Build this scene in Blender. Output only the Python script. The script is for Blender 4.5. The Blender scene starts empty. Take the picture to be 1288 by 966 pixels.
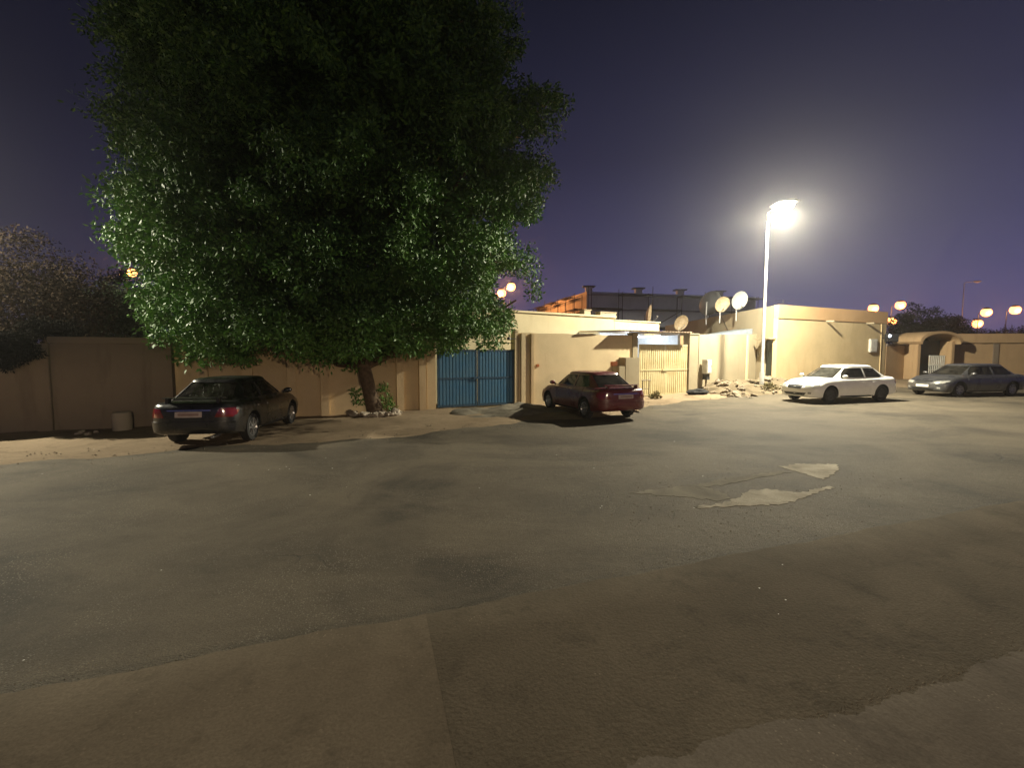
import bpy, bmesh, math, random
import numpy as np
from mathutils import Vector, Matrix
from mathutils.bvhtree import BVHTree

random.seed(7)
RNG = np.random.default_rng(11)
SC = bpy.context.scene
COL = SC.collection
PI = math.pi

# ------------------------------------------------------------------ camera model
F_PX, CAM_H, PITCH = 560.0, 2.0, math.radians(3.78)
def ray(u, v):
    rx, ry = (u-644)/F_PX, (483-v)/F_PX
    cp, sp = math.cos(PITCH), math.sin(PITCH)
    return Vector((rx, cp+ry*sp, -sp+ry*cp))
def gp(u, v, z=0.0):
    d = ray(u, v); k = (z-CAM_H)/d.z
    return Vector((d.x*k, d.y*k, z))
def at(u, v, Y):
    d = ray(u, v); k = Y/d.y
    return Vector((d.x*k, Y, CAM_H+d.z*k))

# ------------------------------------------------------------------ object helpers
def link(o, parent=None):
    COL.objects.link(o)
    if parent is not None: o.parent = parent
    return o
def tag(o, label, cat, group=None, kind='thing'):
    o['label'] = label; o['category'] = cat; o['kind'] = kind
    if group: o['group'] = group
    return o
def empty(name, loc=(0,0,0), rz=0.0):
    o = bpy.data.objects.new(name, None); o.empty_display_size = 0.2
    o.location = loc; o.rotation_euler = (0,0,rz)
    return link(o)
def thing(name, label, cat, loc=(0,0,0), rz=0.0, group=None):
    return tag(empty(name, loc, rz), label, cat, group)
def copy_tree(o, parent=None):
    c = o.copy(); COL.objects.link(c)
    if parent is not None: c.parent = parent
    for ch in [x for x in bpy.data.objects if x.parent == o]:
        copy_tree(ch, c)
    return c

class MB:
    def __init__(s): s.v = []; s.f = []
    def add(s, vs, fs):
        b = len(s.v); s.v += [tuple(p) for p in vs]; s.f += [tuple(i+b for i in f) for f in fs]; return s
    def box(s, x0, x1, y0, y1, z0, z1, M=None):
        vs = [Vector((x,y,z)) for z in (z0,z1) for x,y in ((x0,y0),(x1,y0),(x1,y1),(x0,y1))]
        if M is not None: vs = [M @ p for p in vs]
        return s.add(vs, [(3,2,1,0),(4,5,6,7),(0,1,5,4),(1,2,6,5),(2,3,7,6),(3,0,4,7)])
    def bar(s, p, q, w, h=None, up=(0,0,1)):
        p, q = Vector(p), Vector(q); h = h or w
        d = (q-p).normalized(); a = d.cross(Vector(up))
        if a.length < 1e-4: a = d.cross(Vector((1,0,0)))
        a.normalize(); b = a.cross(d)
        vs = [e+a*i*w/2+b*j*h/2 for e in (p,q) for i,j in ((-1,-1),(1,-1),(1,1),(-1,1))]
        return s.add(vs, [(3,2,1,0),(4,5,6,7),(0,1,5,4),(1,2,6,5),(2,3,7,6),(3,0,4,7)])
    def tube(s, pts, rads, n=10, cap=True):
        pts = [Vector(p) for p in pts]
        if not isinstance(rads, (list,tuple)): rads = [rads]*len(pts)
        vs, fs = [], []
        a = None
        for i, p in enumerate(pts):
            d = (pts[min(i+1,len(pts)-1)]-pts[max(i-1,0)]).normalized()
            if a is None:
                a = d.cross(Vector((0,0,1)))
                if a.length < 1e-3: a = d.cross(Vector((1,0,0)))
            a = (a - d*a.dot(d)).normalized(); b = d.cross(a)
            for k in range(n):
                t = 2*PI*k/n
                vs.append(p+(a*math.cos(t)+b*math.sin(t))*rads[i])
        for i in range(len(pts)-1):
            for k in range(n):
                fs.append((i*n+k, i*n+(k+1)%n, (i+1)*n+(k+1)%n, (i+1)*n+k))
        if cap:
            fs.append(tuple(range(n))[::-1]); fs.append(tuple((len(pts)-1)*n+k for k in range(n)))
        return s.add(vs, fs)
    def lathe(s, prof, axis='z', c=(0,0,0), n=24, cap=False):
        vs, fs = [], []
        c = Vector(c)
        for r, h in prof:
            for k in range(n):
                t = 2*PI*k/n
                x, y = r*math.cos(t), r*math.sin(t)
                vs.append(c+(Vector((x,y,h)) if axis=='z' else Vector((x,h,y)) if axis=='y' else Vector((h,x,y))))
        for i in range(len(prof)-1):
            for k in range(n):
                fs.append((i*n+k, i*n+(k+1)%n, (i+1)*n+(k+1)%n, (i+1)*n+k))
        if cap:
            fs.append(tuple(range(n))[::-1]); fs.append(tuple((len(prof)-1)*n+k for k in range(n)))
        return s.add(vs, fs)
    def prism(s, poly, z0, z1):
        n = len(poly)
        vs = [(x,y,z0) for x,y in poly]+[(x,y,z1) for x,y in poly]
        fs = [tuple(range(n))[::-1], tuple(range(n,2*n))]+[(i,(i+1)%n,n+(i+1)%n,n+i) for i in range(n)]
        return s.add(vs, fs)
    def mesh(s, name):
        me = bpy.data.meshes.new(name); me.from_pydata(s.v, [], s.f); 
        bm = bmesh.new(); bm.from_mesh(me); bmesh.ops.recalc_face_normals(bm, faces=bm.faces[:]); bm.to_mesh(me); bm.free()
        return me
    def build(s, name, mat, parent=None, smooth=None, bevel=0.0, loc=None):
        me = s.mesh(name)
        if bevel:
            bm = bmesh.new(); bm.from_mesh(me)
            bmesh.ops.bevel(bm, geom=bm.edges[:], offset=bevel, segments=2, affect='EDGES', clamp_overlap=True)
            bm.to_mesh(me); bm.free()
        if smooth is not None:
            me.polygons.foreach_set('use_smooth', [True]*len(me.polygons))
            me.set_sharp_from_angle(angle=math.radians(smooth))
        o = bpy.data.objects.new(name, me); me.materials.append(mat)
        if loc is not None: o.location = loc
        return link(o, parent)

# ------------------------------------------------------------------ materials
def nodes(name):
    m = bpy.data.materials.new(name); m.use_nodes = True
    nt = m.node_tree; b = nt.nodes['Principled BSDF']
    return m, nt, b
def N(nt, t, **kw):
    n = nt.nodes.new(t)
    for k, v in kw.items():
        if k in n.inputs.keys(): n.inputs[k].default_value = v
        else: setattr(n, k, v)
    return n
def L(nt, a, b): nt.links.new(a, b)
def c4(c): return (c[0], c[1], c[2], 1.0)
def mixc(nt, fac, a, b):
    n = nt.nodes.new('ShaderNodeMix'); n.data_type = 'RGBA'
    if hasattr(fac, 'links'): L(nt, fac, n.inputs[0])
    else: n.inputs[0].default_value = fac
    for i, x in ((6,a),(7,b)):
        if isinstance(x, (tuple,list)): n.inputs[i].default_value = c4(x)
        else: L(nt, x, n.inputs[i])
    return n.outputs[2]
def noise(nt, vec, scale, detail=5, rough=0.55, dist=0.0):
    n = N(nt, 'ShaderNodeTexNoise', Scale=scale, Detail=detail, Roughness=rough, Distortion=dist)
    L(nt, vec, n.inputs['Vector']); return n.outputs['Fac']
def ramp(nt, fac, a, b):
    n = N(nt, 'ShaderNodeMapRange'); L(nt, fac, n.inputs[0])
    n.inputs[1].default_value = a; n.inputs[2].default_value = b; n.clamp = True
    return n.outputs[0]
def bump(nt, b, h, strength=0.3, dist=0.02):
    n = N(nt, 'ShaderNodeBump', Strength=strength, Distance=dist)
    L(nt, h, n.inputs['Height']); L(nt, n.outputs[0], b.inputs['Normal'])
def coords(nt, world=False, scale=None):
    if world: o = N(nt, 'ShaderNodeNewGeometry').outputs['Position']
    else: o = N(nt, 'ShaderNodeTexCoord').outputs['Object']
    if scale:
        m = N(nt, 'ShaderNodeMapping'); m.inputs['Scale'].default_value = scale
        L(nt, o, m.inputs['Vector']); o = m.outputs[0]
    return o
def simple(name, c, rough=0.6, metal=0.0, c2=None, scale=6.0, bstr=0.0, coat=0.0, world=False):
    m, nt, b = nodes(name)
    b.inputs['Roughness'].default_value = rough; b.inputs['Metallic'].default_value = metal
    b.inputs['Coat Weight'].default_value = coat; b.inputs['Coat Roughness'].default_value = 0.08
    vec = coords(nt, world)
    c2 = c2 or tuple(x*0.78 for x in c)
    f = ramp(nt, noise(nt, vec, scale), 0.35, 0.68)
    L(nt, mixc(nt, f, c, c2), b.inputs['Base Color'])
    if bstr: bump(nt, b, noise(nt, vec, scale*8, 4), bstr, 0.01)
    return m
def plaster(name, c, stain, grime=0.5):
    m, nt, b = nodes(name); b.inputs['Roughness'].default_value = 0.92
    b.inputs['Specular IOR Level'].default_value = 0.2
    p = coords(nt, True)
    big = ramp(nt, noise(nt, p, 0.7, 6, 0.6, 0.4), 0.38, 0.72)
    col = mixc(nt, big, c, tuple(x*0.84 for x in c))
    st = ramp(nt, noise(nt, coords(nt, True, (2.6,2.6,0.35)), 1.0, 6, 0.65), 0.55, 0.75)
    mm = N(nt, 'ShaderNodeMath', operation='MULTIPLY'); L(nt, st, mm.inputs[0]); mm.inputs[1].default_value = grime
    col = mixc(nt, mm.outputs[0], col, stain)
    pk = ramp(nt, noise(nt, p, 3.2, 7, 0.7, 0.8), 0.66, 0.72)
    m2 = N(nt, 'ShaderNodeMath', operation='MULTIPLY'); L(nt, pk, m2.inputs[0]); m2.inputs[1].default_value = 0.55*grime
    col = mixc(nt, m2.outputs[0], col, tuple(min(1,x*1.15) for x in stain))
    L(nt, col, b.inputs['Base Color'])
    ad = N(nt, 'ShaderNodeMath', operation='ADD'); L(nt, noise(nt, p, 45, 4), ad.inputs[0]); L(nt, noise(nt, p, 2.5, 5), ad.inputs[1])
    bump(nt, b, ad.outputs[0], 0.35, 0.02)
    return m
def emit(name, c, s):
    m, nt, b = nodes(name)
    b.inputs['Base Color'].default_value = c4(c); b.inputs['Emission Color'].default_value = c4(c)
    b.inputs['Emission Strength'].default_value = s
    n = noise(nt, coords(nt), 3.0)
    return m

def road_material():
    m, nt, b = nodes('asphalt'); b.inputs['Roughness'].default_value = 0.85
    b.inputs['Specular IOR Level'].default_value = 0.25
    p = coords(nt, True)
    col = mixc(nt, ramp(nt, noise(nt, p, 0.3, 7, 0.66, 0.9), 0.40, 0.62), (0.130,0.106,0.074), (0.058,0.048,0.035))
    # drifted sand lying in streaks along the road
    mp = N(nt, 'ShaderNodeMapping'); mp.inputs['Rotation'].default_value = (0,0,-math.atan(0.45)); mp.inputs['Scale'].default_value = (0.28,0.55,1)
    L(nt, p, mp.inputs['Vector'])
    d = ramp(nt, noise(nt, mp.outputs[0], 1.3, 8, 0.68, 0.6), 0.44, 0.74)
    col = mixc(nt, d, col, (0.16,0.130,0.09))
    # loose aggregate
    v = N(nt, 'ShaderNodeTexVoronoi', Scale=42.0); L(nt, p, v.inputs['Vector'])
    sp = ramp(nt, v.outputs['Distance'], 0.30, 0.12)
    pat = ramp(nt, noise(nt, p, 0.9, 5), 0.42, 0.62)
    mu = N(nt, 'ShaderNodeMath', operation='MULTIPLY'); L(nt, sp, mu.inputs[0]); L(nt, pat, mu.inputs[1])
    col = mixc(nt, mu.outputs[0], col, (0.30,0.265,0.205))
    gr = ramp(nt, noise(nt, p, 130, 2, 0.7), 0.38, 0.62)
    col = mixc(nt, gr, mixc(nt, 0.45, col, (0.02,0.018,0.014)), col)
    # old tar seams / cracks
    vc = N(nt, 'ShaderNodeTexVoronoi', Scale=0.33); vc.feature = 'DISTANCE_TO_EDGE'
    nz = N(nt, 'ShaderNodeTexNoise', Scale=1.4, Detail=6.0); L(nt, p, nz.inputs['Vector'])
    va = N(nt, 'ShaderNodeVectorMath', operation='MULTIPLY_ADD'); L(nt, nz.outputs['Color'], va.inputs[0]); va.inputs[1].default_value = (0.7,0.7,0); L(nt, p, va.inputs[2])
    L(nt, va.outputs[0], vc.inputs['Vector'])
    cr = ramp(nt, vc.outputs['Distance'], 0.004, 0.0)
    mk = ramp(nt, noise(nt, p, 0.6, 5), 0.56, 0.7)
    m3 = N(nt, 'ShaderNodeMath', operation='MULTIPLY'); L(nt, cr, m3.inputs[0]); L(nt, mk, m3.inputs[1])
    col = mixc(nt, m3.outputs[0], col, (0.03,0.028,0.024))
    L(nt, col, b.inputs['Base Color'])
    a1 = N(nt, 'ShaderNodeMath', operation='ADD'); L(nt, noise(nt, p, 90, 3), a1.inputs[0])
    L(nt, noise(nt, p, 9, 5), a1.inputs[1])
    a2 = N(nt, 'ShaderNodeMath', operation='SUBTRACT'); L(nt, a1.outputs[0], a2.inputs[0]); L(nt, m3.outputs[0], a2.inputs[1])
    bump(nt, b, a2.outputs[0], 0.6, 0.025)
    return m
def dirt_material(name, a, c, big=0.5):
    m, nt, b = nodes(name); b.inputs['Roughness'].default_value = 0.95; b.inputs['Specular IOR Level'].default_value = 0.1
    p = coords(nt, True)
    col = mixc(nt, ramp(nt, noise(nt, p, big, 7, 0.62, 0.4), 0.36, 0.68), a, c)
    st_ = ramp(nt, noise(nt, p, 1.9, 9, 0.74, 0.25), 0.52, 0.72)
    col = mixc(nt, st_, col, tuple(x*0.72 for x in c))
    fn_ = ramp(nt, noise(nt, p, 60, 3, 0.7), 0.35, 0.7)
    col = mixc(nt, fn_, col, mixc(nt, 0.35, col, tuple(x*0.4 for x in c)))
    v = N(nt, 'ShaderNodeTexVoronoi', Scale=28.0); L(nt, p, v.inputs['Vector'])
    sp = ramp(nt, v.outputs['Distance'], 0.2, 0.1)
    pat = ramp(nt, noise(nt, p, 2.1, 4), 0.5, 0.68)
    mu = N(nt, 'ShaderNodeMath', operation='MULTIPLY'); L(nt, sp, mu.inputs[0]); L(nt, pat, mu.inputs[1])
    col = mixc(nt, mu.outputs[0], col, tuple(min(1,x*1.5) for x in a))
    L(nt, col, b.inputs['Base Color'])
    ad = N(nt, 'ShaderNodeMath', operation='ADD'); L(nt, noise(nt, p, 5, 6, 0.7), ad.inputs[0]); L(nt, noise(nt, p, 40, 4), ad.inputs[1])
    bump(nt, b, ad.outputs[0], 0.35 if big < 0.75 else 0.2, 0.02)
    return m
def leaf_material(name, a, c, rough=0.38):
    m, nt, b = nodes(name); b.inputs['Roughness'].default_value = rough
    if rough > 0.6: b.inputs['Specular IOR Level'].default_value = 0.03
    p = coords(nt, True)
    col = mixc(nt, ramp(nt, noise(nt, p, 1.3, 3), 0.35, 0.65), a, c)
    v = N(nt, 'ShaderNodeTexWhiteNoise'); 
    sn = N(nt, 'ShaderNodeVectorMath', operation='SNAP'); L(nt, p, sn.inputs[0]); sn.inputs[1].default_value = (0.13,0.13,0.13)
    L(nt, sn.outputs[0], v.inputs['Vector'])
    col = mixc(nt, ramp(nt, v.outputs['Value'], 0.4, 1.4), col, tuple(x*1.7 for x in c))
    L(nt, col, b.inputs['Base Color'])
    tr = N(nt, 'ShaderNodeBsdfTranslucent'); L(nt, col, tr.inputs['Color'])
    mx = N(nt, 'ShaderNodeMixShader'); mx.inputs[0].default_value = 0.07
    L(nt, b.outputs[0], mx.inputs[1]); L(nt, tr.outputs[0], mx.inputs[2])
    L(nt, mx.outputs[0], nt.nodes['Material Output'].inputs['Surface'])
    return m
def glass_material(name, tint, gloss=1.0):
    m, nt, b = nodes(name); nt.nodes.remove(b)
    t = N(nt, 'ShaderNodeBsdfTransparent'); t.inputs['Color'].default_value = c4(tint)
    g = N(nt, 'ShaderNodeBsdfGlossy'); g.inputs['Roughness'].default_value = 0.04
    fr = N(nt, 'ShaderNodeFresnel', IOR=1.5)
    dn = noise(nt, coords(nt), 5.0, 5)
    d = N(nt, 'ShaderNodeBsdfDiffuse'); d.inputs['Color'].default_value = (0.35,0.32,0.27,1)
    m1 = N(nt, 'ShaderNodeMixShader'); L(nt, fr.outputs[0], m1.inputs[0]); L(nt, t.outputs[0], m1.inputs[1]); L(nt, g.outputs[0], m1.inputs[2])
    m2 = N(nt, 'ShaderNodeMixShader'); L(nt, ramp(nt, dn, 0.3, 4.5), m2.inputs[0]); L(nt, m1.outputs[0], m2.inputs[1]); L(nt, d.outputs[0], m2.inputs[2])
    L(nt, m2.outputs[0], nt.nodes['Material Output'].inputs['Surface'])
    return m
def paint_material(name, c, dust=(0.3,0.26,0.19), amount=0.16, metal=0.0, rough=0.28):
    m, nt, b = nodes(name)
    b.inputs['Roughness'].default_value = rough; b.inputs['Metallic'].default_value = metal
    b.inputs['Coat Weight'].default_value = 0.8; b.inputs['Coat Roughness'].default_value = 0.06
    p = coords(nt)
    f = ramp(nt, noise(nt, p, 2.4, 7, 0.65), 0.42, 0.8)
    mu = N(nt, 'ShaderNodeMath', operation='MULTIPLY'); L(nt, f, mu.inputs[0]); mu.inputs[1].default_value = amount*2
    L(nt, mixc(nt, mu.outputs[0], c, dust), b.inputs['Base Color'])
    L(nt, ramp(nt, f, -0.6, 2.0), b.inputs['Coat Roughness'])
    return m

M = {}
M['asphalt'] = road_material()
M['sand'] = dirt_material('sand_ground', (0.31,0.235,0.155), (0.19,0.14,0.09))
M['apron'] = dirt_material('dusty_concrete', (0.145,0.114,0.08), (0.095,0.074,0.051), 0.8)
M['apron_shaded'] = dirt_material('shaded_dusty_concrete', (0.118,0.094,0.066), (0.078,0.062,0.043), 0.7)  # same dusty concrete with cast shade put into its colour
M['apron3'] = dirt_material('pale_dusty_concrete', (0.145,0.118,0.09), (0.095,0.076,0.059), 0.9)
M['patch'] = dirt_material('pale_concrete', (0.46,0.41,0.325), (0.22,0.19,0.145), 2.2)
M['mound'] = dirt_material('dirt_heap', (0.19,0.15,0.098), (0.09,0.07,0.045), 1.9)
M['ramp'] = dirt_material('cement_ramp', (0.22,0.195,0.15), (0.11,0.097,0.077), 1.5)
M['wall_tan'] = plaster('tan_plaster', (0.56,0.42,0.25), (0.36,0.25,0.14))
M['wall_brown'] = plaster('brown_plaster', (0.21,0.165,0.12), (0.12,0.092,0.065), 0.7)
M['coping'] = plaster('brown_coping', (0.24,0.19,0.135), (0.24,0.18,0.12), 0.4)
M['wall_cream'] = plaster('cream_plaster', (0.66,0.53,0.33), (0.44,0.32,0.19), 0.45)
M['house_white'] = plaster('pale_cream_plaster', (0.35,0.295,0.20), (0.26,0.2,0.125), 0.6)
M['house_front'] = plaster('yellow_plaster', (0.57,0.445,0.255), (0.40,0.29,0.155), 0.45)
M['parapet'] = plaster('orange_plaster', (0.52,0.33,0.17), (0.38,0.23,0.12), 0.4)
M['porch'] = plaster('porch_plaster', (0.40,0.27,0.15), (0.26,0.16,0.09), 0.5)
M['white_house'] = plaster('ivory_plaster', (0.52,0.44,0.28), (0.36,0.28,0.17), 0.45)
M['grey_conc'] = plaster('grey_block', (0.66,0.68,0.74), (0.5,0.52,0.56), 0.6)
M['block_conc'] = plaster('concrete_block', (0.34,0.29,0.22), (0.2,0.165,0.12), 0.4)
M['blue'] = simple('blue_gate_paint', (0.035,0.13,0.245), 0.5, 0, (0.06,0.15,0.235), 2.0, 0.1)
M['blue_dark'] = simple('dark_blue_paint', (0.018,0.06,0.11), 0.55)
M['yellow'] = simple('yellow_gate_paint', (0.60,0.52,0.31), 0.6, 0, (0.46,0.37,0.19), 1.6, 0.1)
M['steel'] = simple('grey_steel', (0.42,0.42,0.42), 0.45, 0.4)
M['pole'] = simple('galvanised_pole', (0.52,0.5,0.47), 0.5, 0.2)
M['dark'] = simple('dark_metal', (0.03,0.03,0.032), 0.5)
M['black'] = simple('black_plastic', (0.014,0.014,0.015), 0.6)
M['rubber'] = simple('tyre_rubber', (0.018,0.017,0.016), 0.85)
M['chrome'] = simple('chrome', (0.75,0.75,0.75), 0.14, 1.0)
M['alloy'] = simple('alloy', (0.45,0.45,0.46), 0.32, 0.8)
M['steel_dark'] = simple('dark_steel_rim', (0.03,0.03,0.03), 0.55, 0.2)
M['seat'] = simple('seat_fabric', (0.10,0.092,0.08), 0.9)
M['plate'] = simple('plate_white', (0.66,0.63,0.56), 0.5)
M['plate_mark'] = simple('plate_mark', (0.30,0.20,0.17), 0.6)
M['lamp_red'] = simple('red_lens', (0.19,0.013,0.010), 0.15, coat=1.0)
M['lamp_white'] = simple('clear_lens', (0.30,0.295,0.27), 0.22, coat=0.5)
M['white_plastic'] = simple('white_plastic', (0.66,0.64,0.58), 0.5)
M['dish'] = simple('dish_white', (0.42,0.41,0.38), 0.6)
M['dish_tan'] = simple('dish_tan', (0.52,0.42,0.28), 0.6, c2=(0.35,0.24,0.13))
M['door_dark'] = simple('dark_green_door', (0.02,0.024,0.02), 0.45)
M['sheet'] = simple('corrugated_sheet', (0.35,0.27,0.19), 0.6, 0.1, c2=(0.2,0.13,0.08))
M['bluegrey'] = simple('blue_grey_sheet', (0.22,0.26,0.31), 0.5)
M['soffit'] = simple('white_soffit', (0.78,0.80,0.82), 0.6)
M['bluewall'] = simple('blue_painted_wall', (0.16,0.24,0.42), 0.6)
M['stone'] = simple('pale_stone', (0.42,0.36,0.28), 0.9, c2=(0.25,0.2,0.15), scale=4, bstr=0.5)
M['rubble'] = simple('rubble_stone', (0.27,0.215,0.15), 0.92, c2=(0.12,0.09,0.06), scale=3, bstr=0.5)
M['gravel'] = simple('gravel', (0.22,0.18,0.13), 0.95, c2=(0.10,0.083,0.06), scale=3, world=True)
M['bag'] = simple('black_bag', (0.004,0.004,0.004), 0.9)
M['brick'] = simple('orange_brick', (0.42,0.13,0.04), 0.9, c2=(0.3,0.09,0.03))
M['paper'] = simple('paper', (0.7,0.68,0.62), 0.8)
M['bark'] = simple('bark', (0.13,0.085,0.05), 0.95, c2=(0.06,0.04,0.025), scale=9, bstr=0.9)
M['leaf'] = leaf_material('glossy_leaf', (0.05,0.14,0.02), (0.085,0.18,0.028), 0.56)
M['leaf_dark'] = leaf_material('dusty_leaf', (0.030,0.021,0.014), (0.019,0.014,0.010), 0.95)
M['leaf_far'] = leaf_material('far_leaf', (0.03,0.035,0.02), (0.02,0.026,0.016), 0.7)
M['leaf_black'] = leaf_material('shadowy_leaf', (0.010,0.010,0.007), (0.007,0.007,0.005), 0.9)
M['weed'] = leaf_material('weed_leaf', (0.15,0.14,0.065), (0.15,0.115,0.06), 0.8)
M['led'] = emit('led_lens', (1.0,0.94,0.83), 60.0)
M['sodium'] = emit('sodium_lens', (1.0,0.33,0.10), 6.0)
M['tube'] = emit('fluorescent_tube', (0.80,0.90,1.0), 9.0)
M['led_small'] = emit('small_led', (0.75,0.85,1.0), 12.0)
M['glass'] = glass_material('car_glass', (0.82,0.86,0.85))
M['glass_dark'] = glass_material('tinted_car_glass', (0.10,0.12,0.12))
M['tape'] = simple('scaffold_tube', (0.06,0.055,0.055), 0.6, 0.3)
M['plank'] = simple('scaffold_plank', (0.10,0.075,0.055), 0.9)

# ------------------------------------------------------------------ terrain
SL = 0.45; SA = math.atan(SL); CU, SU = math.cos(SA), math.sin(SA)
Y0 = 17.55
def st(x, y): return x*CU+(y-Y0)*SU, x*SU-(y-Y0)*CU
def xy(s, t): return s*CU+t*SU, Y0+s*SU-t*CU
def sm(x, a, b):
    k = min(1, max(0, (x-a)/(b-a))); return k*k*(3-2*k)
def lerp_tab(x, tab):
    if x <= tab[0][0]: return tab[0][1]
    for (a,p),(b,q) in zip(tab, tab[1:]):
        if x <= b: return p+(q-p)*(x-a)/(b-a)
    return tab[-1][1]
def terrain(x, y):
    s, t = st(x, y)
    r = 0.12*sm(s, 3, 14)
    e = lerp_tab(s, [(0,0.0),(6,0.02),(12,0.2),(20,0.3),(45,0.3)])*(1-sm(t, 0.4, 4.5))
    return r+e
def line_at(u, off=0.0):
    t = (u-644)/F_PX; Y = (Y0+off)/(1-SL*t); return Vector((t*Y, Y, 0))
def road_edge(s):
    w = 0.22*math.sin(s*0.9)+0.16*math.sin(s*2.3+1)+0.07*math.sin(s*6.1)
    return lerp_tab(s, [(-40,4.2),(-12,4.6),(-7,4.9),(-2,4.3),(2,3.9),(5,2.6),(8,1.9),(12,2.2),(18,2.5),(60,2.5)])+w
APR_A, APR_B = gp(0,880), gp(850,716)
apr_d = (APR_B-APR_A).normalized(); apr_n = Vector((apr_d.y, -apr_d.x, 0))
def apron_dist(x, y): return (Vector((x,y,0))-APR_A).dot(apr_n)    # >0 on the camera side

def axis_vals(lo, hi, fine, far):
    v = list(np.arange(lo, hi+1e-6, fine)); step = fine
    a, b = [], []
    x = lo
    while x > -far: step *= 1.35; x = max(x-step, -240); a.append(x)
    step = fine; x = hi
    while x < far: step *= 1.35; x = min(x+step, 240); b.append(x)
    return a[::-1]+v+b
xs, ys = axis_vals(-24, 38, 0.4, 190), axis_vals(-4, 34, 0.4, 190)
mb = MB()
for y in ys:
    for x in xs:
        s, t = st(x, y); z = terrain(x, y)
        rough = 0.03*math.sin(x*1.7+y*0.6)*math.sin(y*2.1-x*0.4) + 0.015*math.sin(x*5.3+1)*math.sin(y*4.7)
        inside = sm(t, road_edge(s)+0.1, road_edge(s)+0.6)
        z += rough*(1-inside)*(1 if abs(x)<45 and y<40 else 0) - 0.06*inside - 0.004
        mb.v.append((x, y, z))
W_ = len(xs)
for j in range(len(ys)-1):
    for i in range(W_-1):
        a = j*W_+i; mb.f.append((a, a+1, a+W_+1, a+W_))
g = mb.build('ground', M['sand'], smooth=60); g['kind'] = 'structure'

mb = MB(); ns = 0
svals = list(np.arange(-45, 70.01, 0.35))
for s in svals:
    e = road_edge(s)
    for k in range(25):
        f = k/24; t = e+(19.0-e)*f
        if k == 1: t = e+0.12
        x, y = xy(s, t)
        mb.v.append((x, y, terrain(x, y)+(0.004 if k else -0.03)))
for i in range(len(svals)-1):
    for k in range(24):
        a = i*25+k; mb.f.append((a, a+1, a+26, a+25))
r = mb.build('road', M['asphalt'], smooth=60); r['kind'] = 'structure'

# camera-side dusty concrete apron: slabs with a joint, cast shadow right of it put into the colour
def slab(name, front, back, mat, z0, z1, jitter=0.0):
    mb = MB(); n = len(front)
    top = [Vector(p) for p in front]; bk = [Vector(p) for p in back]
    rows = 10
    for k in range(rows+1):
        for a, b in zip(top, bk):
            p = a.lerp(b, (k/rows)**1.3); mb.v.append((p.x, p.y, z1))
    for k in range(rows):
        for i in range(n-1):
            a = k*n+i; mb.f.append((a, a+1, a+n+1, a+n))
    base = len(mb.v)                       # worn, sloping front face
    for p in top:
        q = p-apr_n*0.05; mb.v.append((q.x, q.y, z0))
    for i in range(n-1): mb.f.append((i, i+1, base+i+1, base+i))
    o = mb.build(name, mat, smooth=40); o['kind'] = 'structure'; return o
def edge_pts(d0, d1, step, jit, off=0.0):
    out = []; d = d0
    while d <= d1+1e-6:
        j = jit*(math.sin(d*3.1)*0.6+math.sin(d*8.7+2)*0.3+random.uniform(-0.35,0.35))
        out.append(APR_A+apr_d*d+apr_n*(j+off)); d += step
    return out
J0 = gp(535,775); J1 = gp(572,966); jd = (J0-APR_A).dot(apr_d)
def back_of(p, dist=9.0):
    dr = (J1-J0).normalized(); return p+dr*dist
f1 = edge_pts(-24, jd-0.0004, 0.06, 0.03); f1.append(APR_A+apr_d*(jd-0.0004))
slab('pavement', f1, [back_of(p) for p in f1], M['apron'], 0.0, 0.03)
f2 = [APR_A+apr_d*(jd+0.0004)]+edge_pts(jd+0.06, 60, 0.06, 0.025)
slab('pavement', f2, [back_of(p) for p in f2], M['apron_shaded'], 0.0, 0.0285)
q0, q1 = gp(1040,900,0.03), gp(1288,822,0.03); dq = (q1-q0).normalized()
f3 = []
wk = 0.0
for i in range(520):
    d = -1.9+i*0.013; wk = wk*0.93+random.uniform(-0.012,0.012)
    f3.append(q0+dq*d+Vector((dq.y,-dq.x,0))*(0.05*math.sin(d*2.3)+0.02*math.sin(d*7+1)+wk))
slab('pavement', f3, [p+(J1-J0).normalized()*6 for p in f3], M['apron3'], 0.02, 0.033)

def sheet(name, px, z, mat, jit=0.035):
    pts = [gp(u, v, z) for u, v in px]
    poly = []
    for a, b in zip(pts, pts[1:]+pts[:1]):
        n = max(2, int((b-a).length/0.05))
        for k in range(n):
            p = a.lerp(b, k/n); poly.append((p.x+random.uniform(-jit,jit), p.y+random.uniform(-jit,jit)))
    zz = terrain(*poly[0])
    mb = MB(); mb.prism(poly, zz-0.02, zz+z)
    o = mb.build(name, mat); o['kind'] = 'structure'; return o
sheet('concrete_patch', [(981,587),(1003,583),(1052,584),(1056,590),(1036,603)], 0.010, M['patch'])
sheet('concrete_patch', [(942,617),(966,615),(1003,620),(1045,611),(1048,613),(1000,630),(980,635),(912,637),(880,639),(874,638),(910,633),(925,627)], 0.010, M['patch'])
sheet('concrete_patch', [(790,620),(860,611),(893,607),(900,604),(985,592),(992,594),(910,610),(885,612),(915,622),(920,627),(905,630),(860,625)], 0.008, M['ramp'])

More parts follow.
